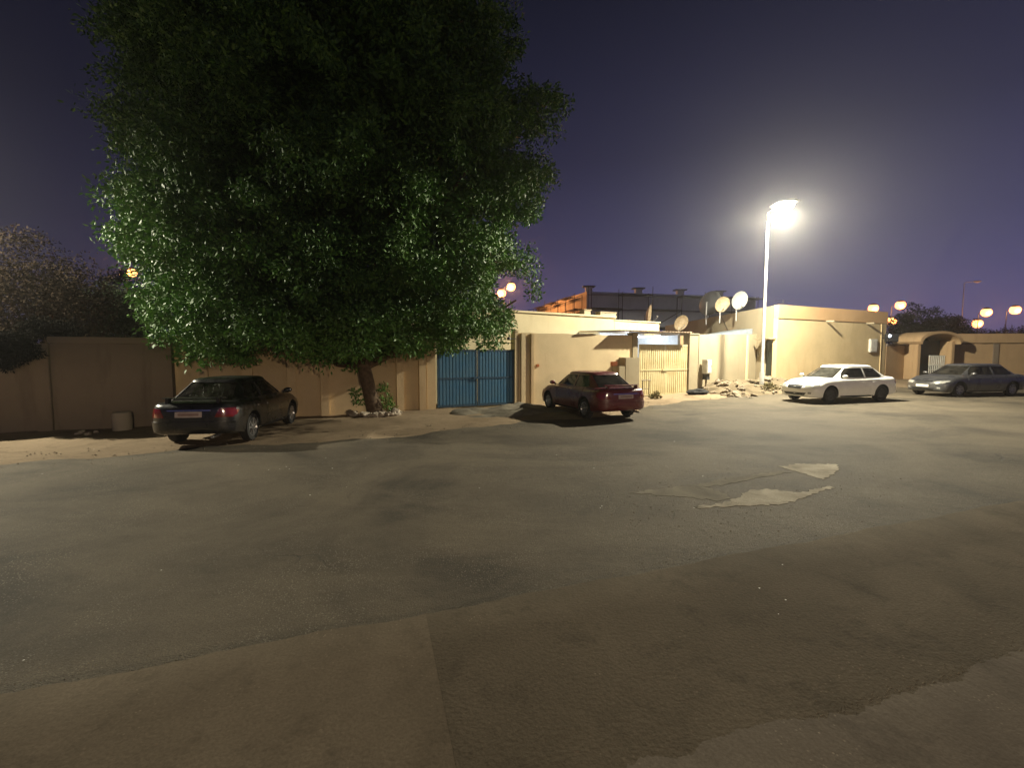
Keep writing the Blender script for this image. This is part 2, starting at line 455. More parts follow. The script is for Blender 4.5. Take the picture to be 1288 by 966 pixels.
# ------------------------------------------------------------------ sky
w = bpy.data.worlds.new('World'); SC.world = w; w.use_nodes = True
nt = w.node_tree; bg = nt.nodes['Background']
tc = N(nt, 'ShaderNodeTexCoord'); sp = N(nt, 'ShaderNodeSeparateXYZ'); L(nt, tc.outputs['Generated'], sp.inputs[0])
cr = N(nt, 'ShaderNodeValToRGB'); L(nt, sp.outputs['Z'], cr.inputs[0])
els = cr.color_ramp.elements
els[0].position = 0.0; els[0].color = (0.098,0.090,0.220,1)
els[1].position = 1.0; els[1].color = (0.010,0.010,0.018,1)
for p, c in ((0.10,(0.080,0.076,0.178)),(0.22,(0.051,0.050,0.115)),(0.38,(0.027,0.027,0.060)),(0.6,(0.012,0.0125,0.026))):
    e = els.new(p); e.color = c4(c)
az = N(nt, 'ShaderNodeMapRange'); L(nt, sp.outputs['X'], az.inputs[0])
az.inputs[1].default_value = -0.75; az.inputs[2].default_value = 0.35; az.inputs[3].default_value = 0.34; az.inputs[4].default_value = 1.0
vm = N(nt, 'ShaderNodeVectorMath', operation='SCALE'); L(nt, cr.outputs[0], vm.inputs[0]); L(nt, az.outputs[0], vm.inputs['Scale'])
L(nt, vm.outputs[0], bg.inputs['Color']); bg.inputs['Strength'].default_value = 1.0

# ------------------------------------------------------------------ foliage
def leaf_arrays(cent, rad, per, size, droop=0.35, flat=0.75):
    n = len(cent)*per
    c = np.repeat(np.asarray(cent), per, 0); r = np.repeat(np.asarray(rad), per)
    d = RNG.normal(size=(n,3)); d /= np.linalg.norm(d, axis=1)[:,None]
    k = RNG.random(n)**0.45
    pos = c+d*(k*r)[:,None]*np.array([1,1,flat])
    a = RNG.normal(size=(n,3))+d*0.8; a[:,2] -= droop; a /= np.linalg.norm(a, axis=1)[:,None]
    b = np.cross(a, RNG.normal(size=(n,3))); b /= np.linalg.norm(b, axis=1)[:,None]
    s = size*RNG.uniform(0.7,1.35,n)
    Lh, Wd = (a*s[:,None]), (b*(s*0.21)[:,None])
    nn = np.cross(a,b)*(s*0.06)[:,None]
    v = np.empty((n,4,3)); v[:,0] = pos; v[:,1] = pos+Lh*0.45+Wd+nn; v[:,2] = pos+Lh; v[:,3] = pos+Lh*0.45-Wd+nn
    return v.reshape(-1,3)
def leaf_mesh(name, v, mat, parent, smooth=False):
    n = len(v)//4
    me = bpy.data.meshes.new(name)
    me.vertices.add(len(v)); me.vertices.foreach_set('co', v.astype(np.float32).ravel())
    me.loops.add(4*n); me.loops.foreach_set('vertex_index', np.arange(4*n, dtype=np.int32))
    me.polygons.add(n); me.polygons.foreach_set('loop_start', np.arange(0,4*n,4,dtype=np.int32))
    me.update(calc_edges=True); me.materials.append(mat)
    o = bpy.data.objects.new(name, me); return link(o, parent)

def interp(z, tab): return float(np.interp(z, [p[0] for p in tab], [p[1] for p in tab]))
# the big tree: silhouette heights/extents in metres at its own distance
TY = 14.7
sil_l = [(470,215),(455,205),(430,188),(400,182),(360,160),(320,146),(280,140),(240,150),(200,146),(170,128),(140,116),(100,124),(50,140),(0,150),(-80,175),(-170,235),(-240,330),(-280,420)]
sil_r = [(470,480),(450,590),(440,630),(415,645),(390,655),(360,676),(330,683),(305,676),(285,650),(262,655),(240,690),(210,712),(170,716),(130,712),(105,690),(92,668),(50,668),(0,655),(-80,620),(-170,560),(-240,480),(-280,420)]
def tabs(sil):
    out = sorted([(at(u, v, TY).z, at(u, v, TY).x) for v, u in [(a,b) for a,b in sil]])
    return out
tl, tr_ = tabs(sil_l), tabs(sil_r)
tree_base = Vector((-4.72, 14.75, 0)); tree_base.z = terrain(tree_base.x, tree_base.y)
tree = thing('broadleaf_tree', 'huge dark green broadleaf tree with one trunk towering over the wall beside the blue gate', 'tree', tree_base)
cent, rad = [], []
zlo, zhi = max(tl[0][0], tr_[0][0]), min(tl[-1][0], tr_[-1][0])
VMAX = [(100,300),(150,430),(190,452),(240,474),(300,466),(340,452),(380,466),(440,472),(480,460),(520,452),(560,450),(600,446),(650,436),(690,380),(720,300)]
def crown_ok(x, y, z, R):
    u, v = 644+F_PX*x/y, 446-F_PX*(z-R*0.8-CAM_H)/y
    u2, v2 = 644+F_PX*x/y, 446-F_PX*(z-CAM_H)/y
    if (u2-640)**2+(v2-364)**2 < (12+F_PX*R/y)**2: return False
    return v < np.interp(u, [a for a, _ in VMAX], [b for _, b in VMAX])
lobes = []
tries = 0
while len(lobes) < 150 and tries < 20000:           # billows of foliage over the crown's surface
    tries += 1
    z = RNG.uniform(zlo, zhi); xl, xr = interp(z, tl), interp(z, tr_); hw, cx = (xr-xl)/2, (xr+xl)/2
    th = RNG.uniform(0, 2*PI); R = RNG.uniform(0.8, 1.6)
    if RNG.random() > (hw/7.5)**0.7: continue
    ex, ey = max(0.1, hw-R*0.85), max(0.1, min(4.6, 0.72*hw)-R*0.7)
    x, y = cx+ex*math.cos(th), 14.6+ey*math.sin(th)
    x = cx+(x-cx)*min(1.0, y/TY)**0.8+(0.55 if x < cx else 0)
    if any((Vector((x,y,z))-q).length < 0.62*(R+r) for q, r in lobes): continue
    lobes.append((Vector((x,y,z)), R))
for q, R in lobes:
    for _ in range(int(16*R*R)+4):
        d = RNG.normal(size=3); d /= np.linalg.norm(d); k = RNG.uniform(0.55, 0.95)
        r = RNG.uniform(0.28, 0.5); x, y, z = q.x+d[0]*R*k, q.y+d[1]*R*k, q.z+d[2]*R*k*0.85
        if not crown_ok(x, y, z, r): continue
        cent.append((x-tree_base.x, y-tree_base.y, z-tree_base.z)); rad.append(r)
n_outer = len(cent); tries = 0
while len(cent) < n_outer+950 and tries < 20000:    # sparser inner growth
    tries += 1
    z = RNG.uniform(zlo, zhi); xl, xr = interp(z, tl), interp(z, tr_); hw, cx = (xr-xl)/2, (xr+xl)/2
    th = RNG.uniform(0, 2*PI); k = math.sqrt(RNG.random())*0.88
    x, y = cx+hw*k*math.cos(th), 14.6+min(4.6,0.72*hw)*k*math.sin(th)
    if RNG.random() > (hw/7.5) or not crown_ok(x, y, z, 0.6): continue
    cent.append((x-tree_base.x, y-tree_base.y, z-tree_base.z)); rad.append(RNG.uniform(0.5, 0.9))
nb = max(60, int(470000/len(cent)))
core = []
while len(core) < 520:                              # dense heart of the crown
    z = RNG.uniform(zlo, zhi); xl, xr = interp(z, tl), interp(z, tr_); hw, cx = (xr-xl)/2, (xr+xl)/2
    th = RNG.uniform(0, 2*PI); k = math.sqrt(RNG.random())*0.74
    x, y = cx+hw*k*math.cos(th), 14.6+min(4.6,0.72*hw)*k*math.sin(th)*0.8
    if RNG.random() > hw/7.0 or not crown_ok(x, y, z, 1.15): continue
    core.append((x-tree_base.x, y-tree_base.y, z-tree_base.z))
leaf_mesh('crown', np.concatenate([leaf_arrays(cent, rad, nb, 0.125), leaf_arrays(core, [0.95]*len(core), 230, 0.23)]), M['leaf'], tree)
tm = MB()
tp = [(0.25,0,-0.15),(0.12,0,0.25),(-0.02,0,0.8),(-0.16,0,1.5),(-0.3,0.05,2.4),(-0.4,0.1,3.6),(-0.35,0.1,5.5),(-0.5,0,8.0),(-0.4,0,10.5)]
tm.tube(tp, [0.34,0.26,0.225,0.21,0.22,0.2,0.16,0.1,0.04], 14)
tm.build('trunk', M['bark'], tree, smooth=60)
for a, zz, ln, up in ((0.2,1.5,5.2,2.6),(2.9,1.6,5.0,2.2),(1.3,2.2,3.6,3.0),(-1.6,2.3,3.4,2.8),(-0.6,3.4,4.6,4.0),(3.6,3.4,4.8,4.2),(2.3,4.6,3.8,4.4),(0.7,5.0,4.0,4.6)):
    lm = MB(); p0 = Vector((-0.16-0.05*zz, 0.03, zz)); pts = []
    for i in range(7):
        f = i/6; pts.append(p0+Vector((math.cos(a)*ln*f, math.sin(a)*ln*f*0.75, up*f**1.25+0.25*math.sin(f*5+a))))
    lm.tube(pts, [0.13*(1-0.85*i/6)+0.012 for i in range(7)], 8)
    lm.build('limb', M['bark'], tree, smooth=60)
# suckers at the foot
sk = leaf_arrays([(-0.45,-0.1,0.75),(-0.35,-0.2,0.45),(0.5,0.1,0.55),(0.62,0,0.3),(0.45,0.05,0.9)], [0.22,0.2,0.26,0.25,0.2], 90, 0.1)
leaf_mesh('basal_foliage', sk, M['leaf'], tree)

def bush(name, label, cat, base, clumps, nleaf, size, mat, group=None, trunk_h=1.5, tr=0.12):
    t = thing(name, label, cat, base, 0, group)
    c = [p for p, r_ in clumps]; r_ = [q for p, q in clumps]
    leaf_mesh('crown', leaf_arrays(c, r_, nleaf, size, 0.2), mat, t)
    mb = MB(); mb.tube([(0,0,-0.2),(0.05,0,trunk_h*0.5),(-0.05,0.03,trunk_h)], [tr*1.3,tr,tr*0.7], 9)
    for k in range(4):
        a = k*1.6+0.4; q = Vector((math.cos(a)*trunk_h*0.45, math.sin(a)*trunk_h*0.45, trunk_h*1.7))
        mb.tube([(-0.05,0.03,trunk_h*0.95), q*0.6+Vector((0,0,trunk_h*0.4)), q], [tr*0.6,tr*0.4,tr*0.15], 7)
    mb.build('trunk', M['bark'], t, smooth=60)
    return t
def blob(n, rx, ry, rz, cz, r0, r1):
    out = []
    for _ in range(n):
        d = RNG.normal(size=3); d /= np.linalg.norm(d); k = RNG.random()**0.4
        out.append(((d[0]*rx*k, d[1]*ry*k, cz+d[2]*rz*k), RNG.uniform(r0, r1)))
    return out
# wind-blown dusty tree behind the left wall, lower shrubs beside it, conifer beyond
b = at(30, 450, 15.5)
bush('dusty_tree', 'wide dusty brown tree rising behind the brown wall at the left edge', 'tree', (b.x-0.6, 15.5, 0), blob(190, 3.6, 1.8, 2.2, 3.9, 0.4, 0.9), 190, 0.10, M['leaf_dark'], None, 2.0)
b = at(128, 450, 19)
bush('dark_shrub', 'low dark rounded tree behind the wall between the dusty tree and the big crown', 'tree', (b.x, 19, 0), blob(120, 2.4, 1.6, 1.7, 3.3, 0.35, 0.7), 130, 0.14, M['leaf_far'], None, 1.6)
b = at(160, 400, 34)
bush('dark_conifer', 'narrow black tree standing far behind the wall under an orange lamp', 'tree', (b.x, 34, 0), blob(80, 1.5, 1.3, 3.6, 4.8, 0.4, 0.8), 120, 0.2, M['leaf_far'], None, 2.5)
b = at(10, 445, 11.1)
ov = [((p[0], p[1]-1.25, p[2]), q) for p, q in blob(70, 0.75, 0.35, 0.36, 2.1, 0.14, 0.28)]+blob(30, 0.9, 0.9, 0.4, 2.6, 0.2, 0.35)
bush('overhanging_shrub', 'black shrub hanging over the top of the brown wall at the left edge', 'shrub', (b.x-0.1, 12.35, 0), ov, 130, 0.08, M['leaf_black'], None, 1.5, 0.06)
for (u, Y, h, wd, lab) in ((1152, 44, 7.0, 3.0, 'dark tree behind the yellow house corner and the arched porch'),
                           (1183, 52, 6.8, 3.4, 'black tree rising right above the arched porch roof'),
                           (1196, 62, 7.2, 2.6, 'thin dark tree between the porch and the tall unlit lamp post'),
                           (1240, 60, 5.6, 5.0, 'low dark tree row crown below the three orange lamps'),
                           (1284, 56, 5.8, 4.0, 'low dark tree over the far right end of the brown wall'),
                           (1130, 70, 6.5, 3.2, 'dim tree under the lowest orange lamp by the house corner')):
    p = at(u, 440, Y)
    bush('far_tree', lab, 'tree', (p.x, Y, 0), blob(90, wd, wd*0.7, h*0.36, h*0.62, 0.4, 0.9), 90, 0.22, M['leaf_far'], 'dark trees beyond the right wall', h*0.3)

# ------------------------------------------------------------------ walls (local x along wall, -y towards the road)
def wall_thing(name, label, p, q, cat='wall'):
    d = Vector(q)-Vector(p); rz = math.atan2(d.y, d.x)
    t = thing(name, label, cat, (p[0],p[1],0), rz); return t, math.hypot(d.x, d.y)
def wall_body(t, Ln, h, th, mat, z0=-0.3, h1=None, name='wall_panel'):
    mb = MB(); h1 = h if h1 is None else h1
    n = max(2, int(Ln/0.5)); 
    vs, fs = [], []
    for i in range(n+1):
        x = Ln*i/n; hh = h+(h1-h)*i/n+0.012*math.sin(i*2.1)
        vs += [(x,0,z0),(x,0,hh),(x,th,hh),(x,th,z0)]
    for i in range(n):
        a = 4*i
        for k in range(4): fs.append((a+k, a+(k+1)%4, a+4+(k+1)%4, a+4+k))
    fs += [(0,1,2,3), (4*n+3,4*n+2,4*n+1,4*n)]
    mb.add(vs, fs); return mb.build(name, mat, t)
def loc_x(t, u):           # local x of pixel column u on a wall thing's face line
    k = (u-644)/F_PX; d = Vector((math.cos(t.rotation_euler.z), math.sin(t.rotation_euler.z)))
    # (px + d.x*a) = k*(py + d.y*a)
    return (k*t.location.y-t.location.x)/(d.x-k*d.y)
def pilaster(t, u_right, wd, h, mat, proud=0.12, th=0.3):
    x = loc_x(t, u_right)
    MB().box(x-wd, x, -proud, 0.02, -0.3, h).build('pilaster', mat, t, bevel=0.012)

# left wall, nearer to the road than the rest
p, q = line_at(-260, -0.5), line_at(216, -0.5)
lw, n_ = wall_thing('boundary_wall', 'long brown plastered wall with pale coping at the left side of the street', p, q)
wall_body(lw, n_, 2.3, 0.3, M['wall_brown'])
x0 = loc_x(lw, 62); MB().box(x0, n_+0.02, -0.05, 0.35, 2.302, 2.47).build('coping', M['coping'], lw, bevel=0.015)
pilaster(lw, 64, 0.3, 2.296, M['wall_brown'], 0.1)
# wall behind the black car and the tree, up to the blue gate
p, q = line_at(216), line_at(546)
w2, n_ = wall_thing('boundary_wall', 'tan plastered wall with pilasters behind the black car and tree trunk', p, q)
wall_body(w2, n_, 2.55, 0.28, M['wall_tan'])
for u in (262, 318, 372, 413, 507, 535): pilaster(w2, u, 0.26, 2.52, M['wall_tan'], 0.13)
p, q = line_at(652), line_at(795)
w3, n_ = wall_thing('boundary_wall', 'cream plastered wall between the blue gate and the yellow gate behind the red car', p, q)
wall_body(w3, n_, 2.86, 0.28, M['wall_cream'])
pilaster(w3, 660, 0.2, 2.84, M['wall_cream'], 0.1); pilaster(w3, 670, 0.14, 2.83, M['wall_tan'], 0.14)
xx = loc_x(w3, 676); MB().box(xx-0.06, xx+0.06, -0.05, 0.0, 1.50, 1.62).build('wall_socket', M['brick'], w3, bevel=0.01)
MB().bar((xx+1.9,-0.06,2.91),(xx+2.9,-0.02,2.93),0.06).build('loose_lath', M['yellow'], w3)
# gate piers
for (u0, u1, lab, h, mat) in ((536.5, 548, 'slim tan gate pier at the left of the blue gate', 2.62, 'wall_tan'),
                              (647.5, 651.5, 'narrow cream gate pier at the right of the blue gate', 2.9, 'wall_cream'),
                              (795.5, 802, 'pale gate pier left of the yellow gate beside the stepped blocks', 2.92, 'house_white'),
                              (866.5, 878, 'pale gate pier right of the yellow gate beside the meter box', 2.95, 'house_white')):
    p, q = line_at(u0, -0.06), line_at(u1, -0.06)
    t, n_ = wall_thing('gate_pier', lab, p, q, 'pier')
    MB().box(0, n_, 0, 0.4, -0.3, h).build('pier_shaft', M[mat], t, bevel=0.012)
    MB().box(-0.02, n_+0.02, -0.03, 0.42, h+0.002, h+0.06).build('pier_cap', M[mat], t, bevel=0.01)

# courtyard wall right of the yellow gate
p, q = line_at(878.5), Vector((14.17, 25.9, 0))
w4, n_ = wall_thing('courtyard_wall', 'pale cream courtyard wall behind the rubble heap and meter box', p, q)
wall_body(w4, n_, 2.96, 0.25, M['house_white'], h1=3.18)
MB().box(n_*0.80, n_*0.83, -0.05, 0.02, -0.2, 3.1).build('pilaster', M['wall_cream'], w4)
# stepped masonry blocks against the wall, left of the yellow gate
p = line_at(771, -0.02)
t = thing('stepped_blocks', 'stepped plastered masonry block against the wall behind the red car', 'masonry step', (p.x, p.y, 0), SA)
MB().box(0.28, 1.06, -0.5, -0.002, -0.1, 1.87).build('upper_step', M['house_white'], t, bevel=0.02)
MB().box(-0.06, 0.277, -0.5, -0.002, -0.1, 1.50).build('lower_step', M['house_white'], t, bevel=0.02)
o = MB().box(-0.13, 0.13, -0.09, 0.09, 0, 0.19).build('brick', M['brick'], None, bevel=0.015)
pb = Matrix.Rotation(SA,3,'Z') @ Vector((0.02,-0.3,0)); o.location = (p.x+pb.x-0.17, p.y+pb.y-0.02, 1.505); o.rotation_euler = (0,0,0.2)
tag(o, 'orange brick lying on the lower masonry step behind the red car', 'brick')

# ------------------------------------------------------------------ gates
def gate(name, label, u0, u1, z0, z1, mat, dmat, off, ribs):
    p, q = line_at(u0, off), line_at(u1, off)
    t, Ln = wall_thing(name, label, p, q, 'gate')
    half = Ln/2
    for k in range(2):
        a, b_ = (0.02+k*half, half-0.008+k*half-(0.02 if k else 0))
        lf = MB()
        lf.box(a, b_, 0, 0.02, z0, z1)
        n = ribs
        for i in range(n):
            c = a+0.07+(b_-a-0.14)*(i+0.5)/n; wd = (b_-a)/n*0.30
            lf.add([(c-wd*1.5,0.001,z0+0.09),(c-wd,-0.028,z0+0.09),(c+wd,-0.028,z0+0.09),(c+wd*1.5,0.001,z0+0.09),
                    (c-wd*1.5,0.001,z1-0.09),(c-wd,-0.028,z1-0.09),(c+wd,-0.028,z1-0.09),(c+wd*1.5,0.001,z1-0.09)],
                   [(0,1,5,4),(1,2,6,5),(2,3,7,6),(0,3,2,1),(4,5,6,7)])
        leaf = lf.build('gate_leaf', mat, t)
        fr = MB()
        for (x0,x1,za,zb) in ((a,a+0.06,z0,z1),(b_-0.06,b_,z0,z1)): fr.box(x0,x1,-0.032,-0.002,za,zb)
        zm = (z0+z1)/2
        for za, zb in ((z0,z0+0.08),(z1-0.08,z1)): fr.box(a+0.062,b_-0.062,-0.03,-0.003,za,zb)
        fr.box(a+0.062,b_-0.062,-0.045,-0.029,zm-0.03,zm+0.03)
        fr.build('leaf_frame', mat if name=='yellow_gate' else dmat, leaf)
        hx = a+0.015 if k == 0 else b_-0.015
        for zz in (z0+0.3, z1-0.3):
            MB().tube([(hx,-0.045,zz-0.07),(hx,-0.045,zz+0.07)], 0.018, 8).build('hinge', dmat, leaf)
    MB().box(half-0.16, half+0.16, -0.075, -0.046, (z0+z1)/2-0.045, (z0+z1)/2+0.045).build('latch', dmat, t, bevel=0.006)
    return t
gate('blue_gate', 'blue painted double leaf metal gate partly under the tree', 549, 647, 0.04, 2.19, M['blue'], M['blue_dark'], 0.05, 11)
gate('yellow_gate', 'yellow painted ribbed double leaf metal gate under the lit canopy', 803, 866, 0.11, 2.47, M['yellow'], M['yellow'], 0.05, 11)
# fittings over the blue gate
p = line_at(647, -0.1)
t = thing('gate_lamp', 'small dark unlit lamp bracket on the pier above the blue gate', 'lamp', (p.x, p.y-0.02, 2.62), SA)
MB().bar((0.05,0,0),(-0.28,-0.03,0.0),0.035).build('bracket', M['dark'], t)
MB().lathe([(0.03,0.07),(0.07,0.02),(0.085,-0.03),(0.06,-0.06)], c=(-0.25,-0.03,0), n=12, cap=True).build('shade', M['dark'], t, smooth=50)
p, q = line_at(600, 0.15), line_at(646, 0.15)
o = MB().bar((p.x,p.y,2.44),(q.x,q.y,2.46),0.03).build('cross_bar', M['dark'], None)
tag(o, 'thin dark rod spanning above the right leaf of the blue gate', 'rod')

# cement ramp in front of the blue gate
def heap(name, mat, s0, s1, t0, t1, h, seed, n=26, m=16, rough=0.35, flatk=1.0):
    rg = np.random.default_rng(seed); mb = MB(); ph = rg.uniform(0, 6, 8)
    for j in range(m+1):
        for i in range(n+1):
            a, b = i/n, j/m
            s, t = s0+(s1-s0)*a, t0+(t1-t0)*b
            e = (math.sin(PI*a)**0.7)*(math.sin(PI*b)**0.8)*flatk
            e = min(1, e)
            nz = 1+rough*(math.sin(a*9+ph[0]+b*4)*0.5+math.sin(b*11+ph[1]+a*5)*0.5+0.6*math.sin(a*23+ph[2])*math.sin(b*19+ph[3])+0.35*rg.uniform(-1,1))
            s += 0.12*math.sin(b*9+ph[4]); t += 0.12*math.sin(a*11+ph[5])
            x, y = xy(s, t); mb.v.append((x, y, terrain(x, y)-0.06+max(0, h*e*nz)+0.05*min(1,e*3)))
    for j in range(m):
        for i in range(n):
            a = j*(n+1)+i; mb.f.append((a, a+1, a+n+2, a+n+1))
    return mb.build(name, mat, None, smooth=50)
o = heap('cement_ramp', M['ramp'], -2.9, 1.1, 0.25, 2.9, 0.10, 3, rough=0.9, flatk=1.6)
tag(o, 'worn grey cement ramp in front of the blue gate', 'ramp')

# ------------------------------------------------------------------ carport canopy over the yellow gate
p = line_at(795, -0.35)
cp = thing('carport_canopy', 'corrugated carport roof with lit white underside behind the yellow gate', 'canopy', (p.x, p.y, 0), SA)
CL = 4.3
mb = MB(); n = 120
for j, (yy, zz) in enumerate(((-0.05,3.04),(4.2,3.18))):
    for i in range(n+1):
        x = -0.75+CL*i/n; mb.v.append((x, yy, zz+0.022*math.sin(i*1.25)))
    for i in range(n+1):
        x = -0.75+CL*i/n; mb.v.append((x, yy, zz-0.012+0.022*math.sin(i*1.25)))
for i in range(n):
    a = i; c = 2*(n+1)
    mb.f += [(a, a+1, c+a+1, c+a), (n+1+a, n+2+a, c+n+2+a, c+n+1+a), (a, a+1, n+2+a, n+1+a), (c+a, c+a+1, c+n+2+a, c+n+1+a)]
mb.build('roof_sheet', M['sheet'], cp, smooth=50)
MB().box(0.12, 2.95, 0.32, 0.42, 2.935, 3.01).build('front_beam', M['soffit'], cp)
MB().box(-0.7, 3.5, 3.3, 3.4, 2.96, 3.1).build('rear_beam', M['soffit'], cp)
for x in (-0.4, 3.4): MB().box(x-0.05, x+0.05, 3.24, 3.34, 0, 2.95).build('post', M['soffit'], cp)
# back wall of the carport (a painted room wall)
t = thing('carport_room', 'white and blue painted room wall lit inside the carport', 'room wall', (p.x, p.y, 0), SA)
MB().box(-0.6, 3.7, 3.6, 3.8, 0, 3.1).build('wall_panel', M['soffit'], t)
MB().box(1.25, 2.5, 3.55, 3.597, 0.3, 2.86).build('shutter', M['bluewall'], t)
MB().box(3.1, 3.25, 0.5, 3.59, 0, 2.93).build('side_panel', M['soffit'], t)
t = thing('tube_light', 'lit white fluorescent tube under the carport roof', 'light', (p.x, p.y, 0), SA)
MB().bar((-0.1,3.2,2.86),(2.75,1.1,2.95),0.1,0.05).build('batten', M['white_plastic'], t)
MB().tube([(0.0,3.13,2.815),(2.65,1.17,2.90)], 0.03, 10).build('tube', M['tube'], t, smooth=60)
la = bpy.data.lights.new('tube_glow', 'POINT'); la.energy = 170; la.color = (0.72,0.85,1.0); la.shadow_soft_size = 0.12
lo = bpy.data.objects.new('tube_glow', la); link(lo, t); lo.location = (1.4, 1.95, 2.66)

# ------------------------------------------------------------------ houses
def poly_house(name, label, foot, h, mat, roofmat, par=0.0):
    t = thing(name, label, 'house', (foot[0][0], foot[0][1], 0))
    loc = [(x-foot[0][0], y-foot[0][1]) for x, y in foot]
    MB().prism(loc, -0.3, h).build('wall', mat, t)
    return t, loc
h0 = (-6.0, 20.15-6.0*0.6+0.0); h1_ = (5.34, 23.35); h2_ = (8.25, 25.1)
bd = Vector((-0.6, 1.0)).normalized()*7
t, lc = poly_house('flat_roof_house', 'low ivory flat roofed house behind the wall of the blue gate', [h0, h1_, (h1_[0]+bd.x, h1_[1]+bd.y), (h0[0]+bd.x, h0[1]+bd.y)], 3.90, M['white_house'], None)
MB().prism([(x*1.0, y) for x, y in [(lc[0][0]-0.1, lc[0][1]-0.1), (lc[1][0]+0.08, lc[1][1]-0.08), (lc[1][0]+0.0, lc[1][1]+0.3), (lc[0][0], lc[0][1]+0.35)]], 3.903, 3.99).build('roof_edge', M['white_house'], t)
t, lc = poly_house('roof_room', 'small ivory roof block at the right end of the flat house above the carport', [(h1_[0]+0.01,h1_[1]), h2_, (h2_[0]+bd.x*0.6, h2_[1]+bd.y*0.6), (h1_[0]+0.01+bd.x*0.6, h1_[1]+bd.y*0.6)], 3.76, M['white_house'], None)
MB().prism([(lc[0][0]-0.02, lc[0][1]-0.06), (lc[1][0]+0.06, lc[1][1]-0.06), (lc[1][0]+0.02, lc[1][1]+0.3), (lc[0][0]-0.02, lc[0][1]+0.3)], 3.763, 3.82).build('roof_edge', M['white_house'], t)
for (u, v, Y, sx, sz, lab) in ((736, 397, 23.6, 0.22, 0.4, 'small white cube standing on the flat roof edge'), (762, 398, 23.9, 0.55, 0.30, 'low whitewashed masonry box near the right end of the flat roof')):
    pp = at(u, v, Y)
    t = thing('roof_box', lab, 'roof box', (pp.x, pp.y, 3.9), 0.5)
    MB().box(-sx, sx, -0.2, 0.2, 0, sz).build('box_body', M['house_white'], t, bevel=0.02)
    MB().box(-sx-0.03, sx+0.03, -0.23, 0.23, sz+0.002, sz+0.05).build('box_lid', M['house_white'], t, bevel=0.01)

# right-hand house
C0, C1 = Vector((14.2, 23.94, 0)), line_at(1112); HH = 4.66
hs = thing('corner_house', 'yellow single storey house with orange parapet band behind the white car', 'house', (C0.x, C0.y, 0))
dv = Vector((C1.x-C0.x, C1.y-C0.y, 0)); fl = dv.length; fd = dv.normalized(); fn = Vector((fd.y, -fd.x, 0))
def hp(a, out, z): v = fd*a+fn*out; return (v.x, v.y, z)
def front_box(a0, a1, o0, o1, z0, z1):
    vs = [hp(a, o, z) for z in (z0, z1) for a, o in ((a0,o1),(a1,o1),(a1,o0),(a0,o0))]
    return MB().add(vs, [(3,2,1,0),(4,5,6,7),(0,1,5,4),(1,2,6,5),(2,3,7,6),(3,0,4,7)])
# front wall, side wall with a door opening, back walls
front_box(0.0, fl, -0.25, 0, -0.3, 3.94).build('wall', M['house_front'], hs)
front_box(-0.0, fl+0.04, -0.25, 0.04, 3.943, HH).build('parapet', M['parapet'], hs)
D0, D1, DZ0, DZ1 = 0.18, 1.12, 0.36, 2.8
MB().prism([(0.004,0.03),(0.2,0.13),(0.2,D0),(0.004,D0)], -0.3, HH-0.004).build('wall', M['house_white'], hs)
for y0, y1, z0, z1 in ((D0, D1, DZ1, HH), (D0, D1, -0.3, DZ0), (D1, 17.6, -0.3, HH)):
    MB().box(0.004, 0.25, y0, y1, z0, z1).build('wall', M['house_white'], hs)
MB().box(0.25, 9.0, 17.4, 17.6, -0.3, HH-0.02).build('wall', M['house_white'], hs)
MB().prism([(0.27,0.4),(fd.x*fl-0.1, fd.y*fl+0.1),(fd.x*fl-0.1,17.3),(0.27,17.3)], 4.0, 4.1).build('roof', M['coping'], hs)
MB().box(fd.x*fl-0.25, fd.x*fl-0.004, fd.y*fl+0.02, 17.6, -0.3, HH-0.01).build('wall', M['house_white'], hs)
dr = MB().box(0.07, 0.12, D0+0.01, D1-0.01, DZ0+0.01, DZ1-0.01).build('door', M['door_dark'], hs)
MB().box(0.045, 0.068, D0+0.1, D1-0.1, DZ0+0.15, DZ0+1.05).build('door_panel', M['door_dark'], dr)
MB().box(0.045, 0.068, D0+0.1, D1-0.1, DZ0+1.2, DZ1-0.2).build('door_panel', M['door_dark'], dr)
MB().tube([(0.04,D0+0.12,1.35),(0.0,D0+0.12,1.35),(0.0,D0+0.25,1.35)], 0.014, 8).build('handle', M['alloy'], dr)
MB().box(0.05, 0.066, D0+0.3, D0+0.52, 2.2, 2.32).build('number_plate', M['white_plastic'], dr)
MB().box(-0.45, 0.0, D0-0.12, D1+0.25, DZ1+0.04, DZ1+0.10).build('door_canopy', M['house_white'], hs)
MB().box(-0.35, 0.0, D0, D1, 0.1, DZ0-0.01).build('door_step', M['block_conc'], hs, bevel=0.02)
for u, z in ((1037, 3.93), (1087, 3.93)):
    k = (u-644)/F_PX; Y = Y0/(1-SL*k); a = (Vector((k*Y, Y, 0))-C0).dot(fd)
    MB().tube([hp(a,0.0,z-0.03), hp(a,0.42,z-0.06)], 0.055, 10).build('rain_spout', M['house_white'], hs, smooth=50)
k = (1095-644)/F_PX; Y = Y0/(1-SL*k); a = (Vector((k*Y, Y, 0))-C0).dot(fd)
wb = front_box(a-0.36, a+0.36, 0.002, 0.12, 2.15, 2.95).build('wall_box', M['white_plastic'], hs, bevel=0.015)
front_box(a-0.29, a+0.29, 0.121, 0.135, 2.22, 2.88).build('box_door', M['white_plastic'], wb)
MB().tube([(-0.012,6.5,4.6),(-0.012,4.6,2.7)], 0.012, 6).build('cable', M['dark'], hs)
MB().tube([hp(a+0.9,0.02,3.9), hp(a+0.95,0.02,0.4)], 0.03, 8).build('drain_pipe', M['house_front'], hs)
